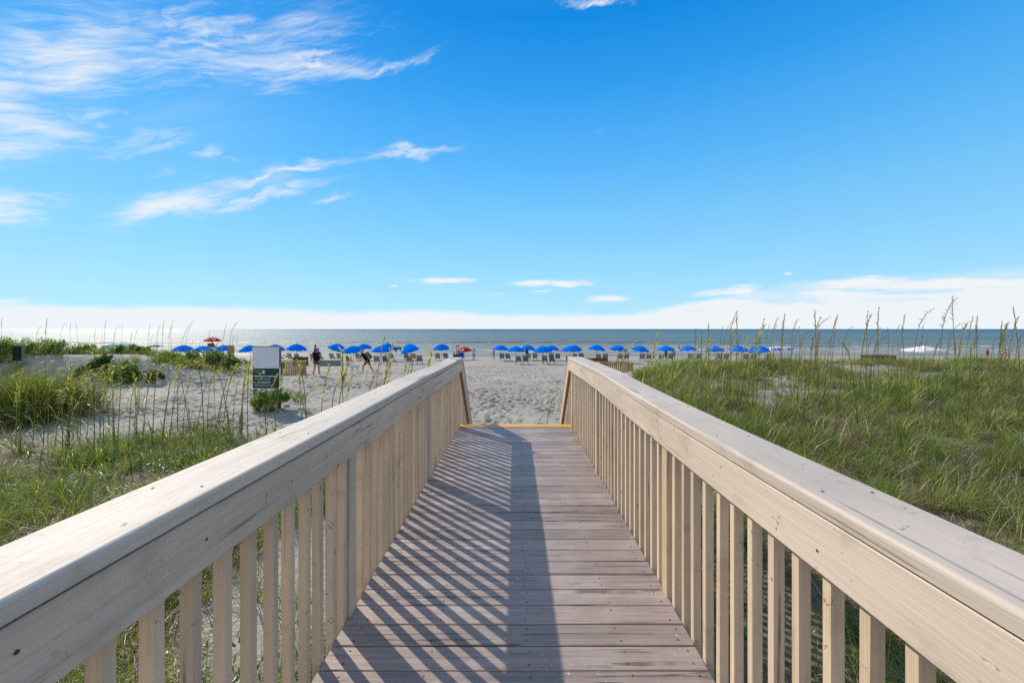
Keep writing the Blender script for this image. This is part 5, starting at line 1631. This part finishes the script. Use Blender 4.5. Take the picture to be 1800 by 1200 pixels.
cir = t.math('MULTIPLY', t.rng(cir, .40, .70), t.math('POWER', t.math('MINIMUM', tot, 1.0), .8))
veil = t.math('MULTIPLY', t.rng(az, -.35, -1.0), t.math('MULTIPLY', t.rng(el, .25, .42), t.rng(body, .35, .75)))
cir = t.math('MAXIMUM', cir, t.math('MULTIPLY', veil, .25))
# low cloud bank over the sea and a few lens shaped clouds
PH = t.scale(P, (7.0, 42.0, 1.0))
hn = t.noise(PH, 1.0, 8, .6, .5)
hb = t.noise(t.scale(P, (3.5, 9.0, 1)), 1.0, 4, .55)
top_ = t.math('ADD', .040, t.math('MULTIPLY', t.rng(az, .25, .62), .055))
top_ = t.math('ADD', top_, t.math('MULTIPLY', t.math('SUBTRACT', hb, .5), .050))
bank = t.rng(el, t.math('ADD', top_, .006), t.math('SUBTRACT', top_, .012))
lower = t.rng(t.math('ADD', hn, t.rng(el, .09, .0, -.05, .30)), .36, .60)
bank = t.math('MULTIPLY', bank, t.math('ADD', .30, t.math('MULTIPLY', lower, .62)))
LENS = [(700, 494, 842, 493, 8, 1.0), (880, 497, 1085, 496, 9, 1.0), (925, 513, 990, 509, 4, .8), (1395, 503, 1900, 492, 17, 1.1), (1180, 520, 1370, 505, 11, .9), (820, 519, 900, 517, 5, .6), (1370, 480, 1400, 481, 4, .9),
        (-100, 530, 80, 528, 12, .6), (230, 506, 300, 508, 3, .5), (440, 524, 520, 524, 4, .5), (1100, 480, 1170, 483, 3, .4), (682, 503, 704, 502, 3, .7), (1015, 530, 1130, 520, 9, .6)]
lt = None
for x0, y0, x1, y1, hw, st in LENS:
    a0, e0 = ae(x0, y0); a1, e1 = ae(x1, y1)
    ang_ = math.atan2(e1 - e0, a1 - a0); hl = math.hypot(a1 - a0, e1 - e0) / 2
    q = rotz(t.vmath('SUBTRACT', P, ((a0 + a1) / 2, (e0 + e1) / 2, 0)), -ang_)
    q = t.scale(q, (1 / hl, 1 / (hw / F), 0))
    m_ = t.rng(t.vmath('LENGTH', q), 1.5, .0, 0, st)
    lt = m_ if lt is None else t.math('MAXIMUM', lt, m_)
lens = t.math('MULTIPLY', t.rng(t.math('ADD', lt, t.math('MULTIPLY', t.math('SUBTRACT', hn, .5), 2.6)), .30, 1.0), t.math('MULTIPLY', lt, 2.5, clamp=True))
cl = t.math('MAXIMUM', t.math('MULTIPLY', cir, .9), t.math('MAXIMUM', bank, lens))
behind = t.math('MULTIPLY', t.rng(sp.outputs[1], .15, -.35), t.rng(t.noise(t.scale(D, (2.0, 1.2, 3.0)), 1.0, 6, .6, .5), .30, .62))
cl = t.math('MAXIMUM', cl, t.math('MULTIPLY', behind, .72))     # unseen broken cloud behind the viewer, added as neutral fill for the shade
cl = t.math('MULTIPLY', cl, t.rng(el, -.01, .0))
hsv = t.node('ShaderNodeHueSaturation'); t.l.new(sky.outputs[0], hsv.inputs['Color'])
hsv.inputs['Saturation'].default_value = 1.1; hsv.inputs['Value'].default_value = 1.0; hsv.inputs['Hue'].default_value = .5
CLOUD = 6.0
comp = t.vmath('DIVIDE', t.vmath('SCALE', hsv.outputs[0], sc=1.40), t.vmath('ADD', t.vmath('SCALE', hsv.outputs[0], sc=1 / 8.0), (1, 1, 1)))
tin0 = t.mix(1.0, comp, (.70, 1.05, 1.42), 'MULTIPLY')
h2 = t.node('ShaderNodeHueSaturation'); t.l.new(tin0, h2.inputs['Color']); h2.inputs['Saturation'].default_value = 1.15; h2.inputs['Hue'].default_value = .503
rp = t.node('ShaderNodeValToRGB'); cr_ = rp.color_ramp
t.put(rp.inputs[0], t.math('DIVIDE', el, R(90)))
STOPS = ((0.0, (.52, .84, 1.0)), (.05, (.44, .80, 1.0)), (.113, (.31, .72, 1.0)), (.238, (.125, .52, .98)), (.34, (.035, .365, .89)), (.42, (.004, .26, .77)), (.50, (.05, .30, .74)), (.62, (.24, .42, .70)), (1.0, (.36, .48, .68)))
while len(cr_.elements) < len(STOPS): cr_.elements.new(.5)
for e_, (p_, c_) in zip(cr_.elements, STOPS):
    e_.position = p_; e_.color = (*c_, 1)
clear = t.vmath('SCALE', rp.outputs[0], sc=6.4)      # clear air paling towards the horizon; whitened overhead, out of view, to neutralise shade
tinted = t.mix(.78, h2.outputs[0], clear)
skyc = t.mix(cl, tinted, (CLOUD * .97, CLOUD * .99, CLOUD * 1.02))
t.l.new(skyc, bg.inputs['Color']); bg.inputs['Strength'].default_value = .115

sc.view_settings.view_transform = 'Standard'
sc.view_settings.look = 'None'
sc.view_settings.exposure = .42
sc.view_settings.gamma = 1.0
sc.render.engine = 'CYCLES'
sc.cycles.max_bounces = 8
sc.cycles.transparent_max_bounces = 8
sc.cycles.sample_clamp_indirect = 2.5
sc.cycles.use_denoising = False
sc.cycles.use_adaptive_sampling = False
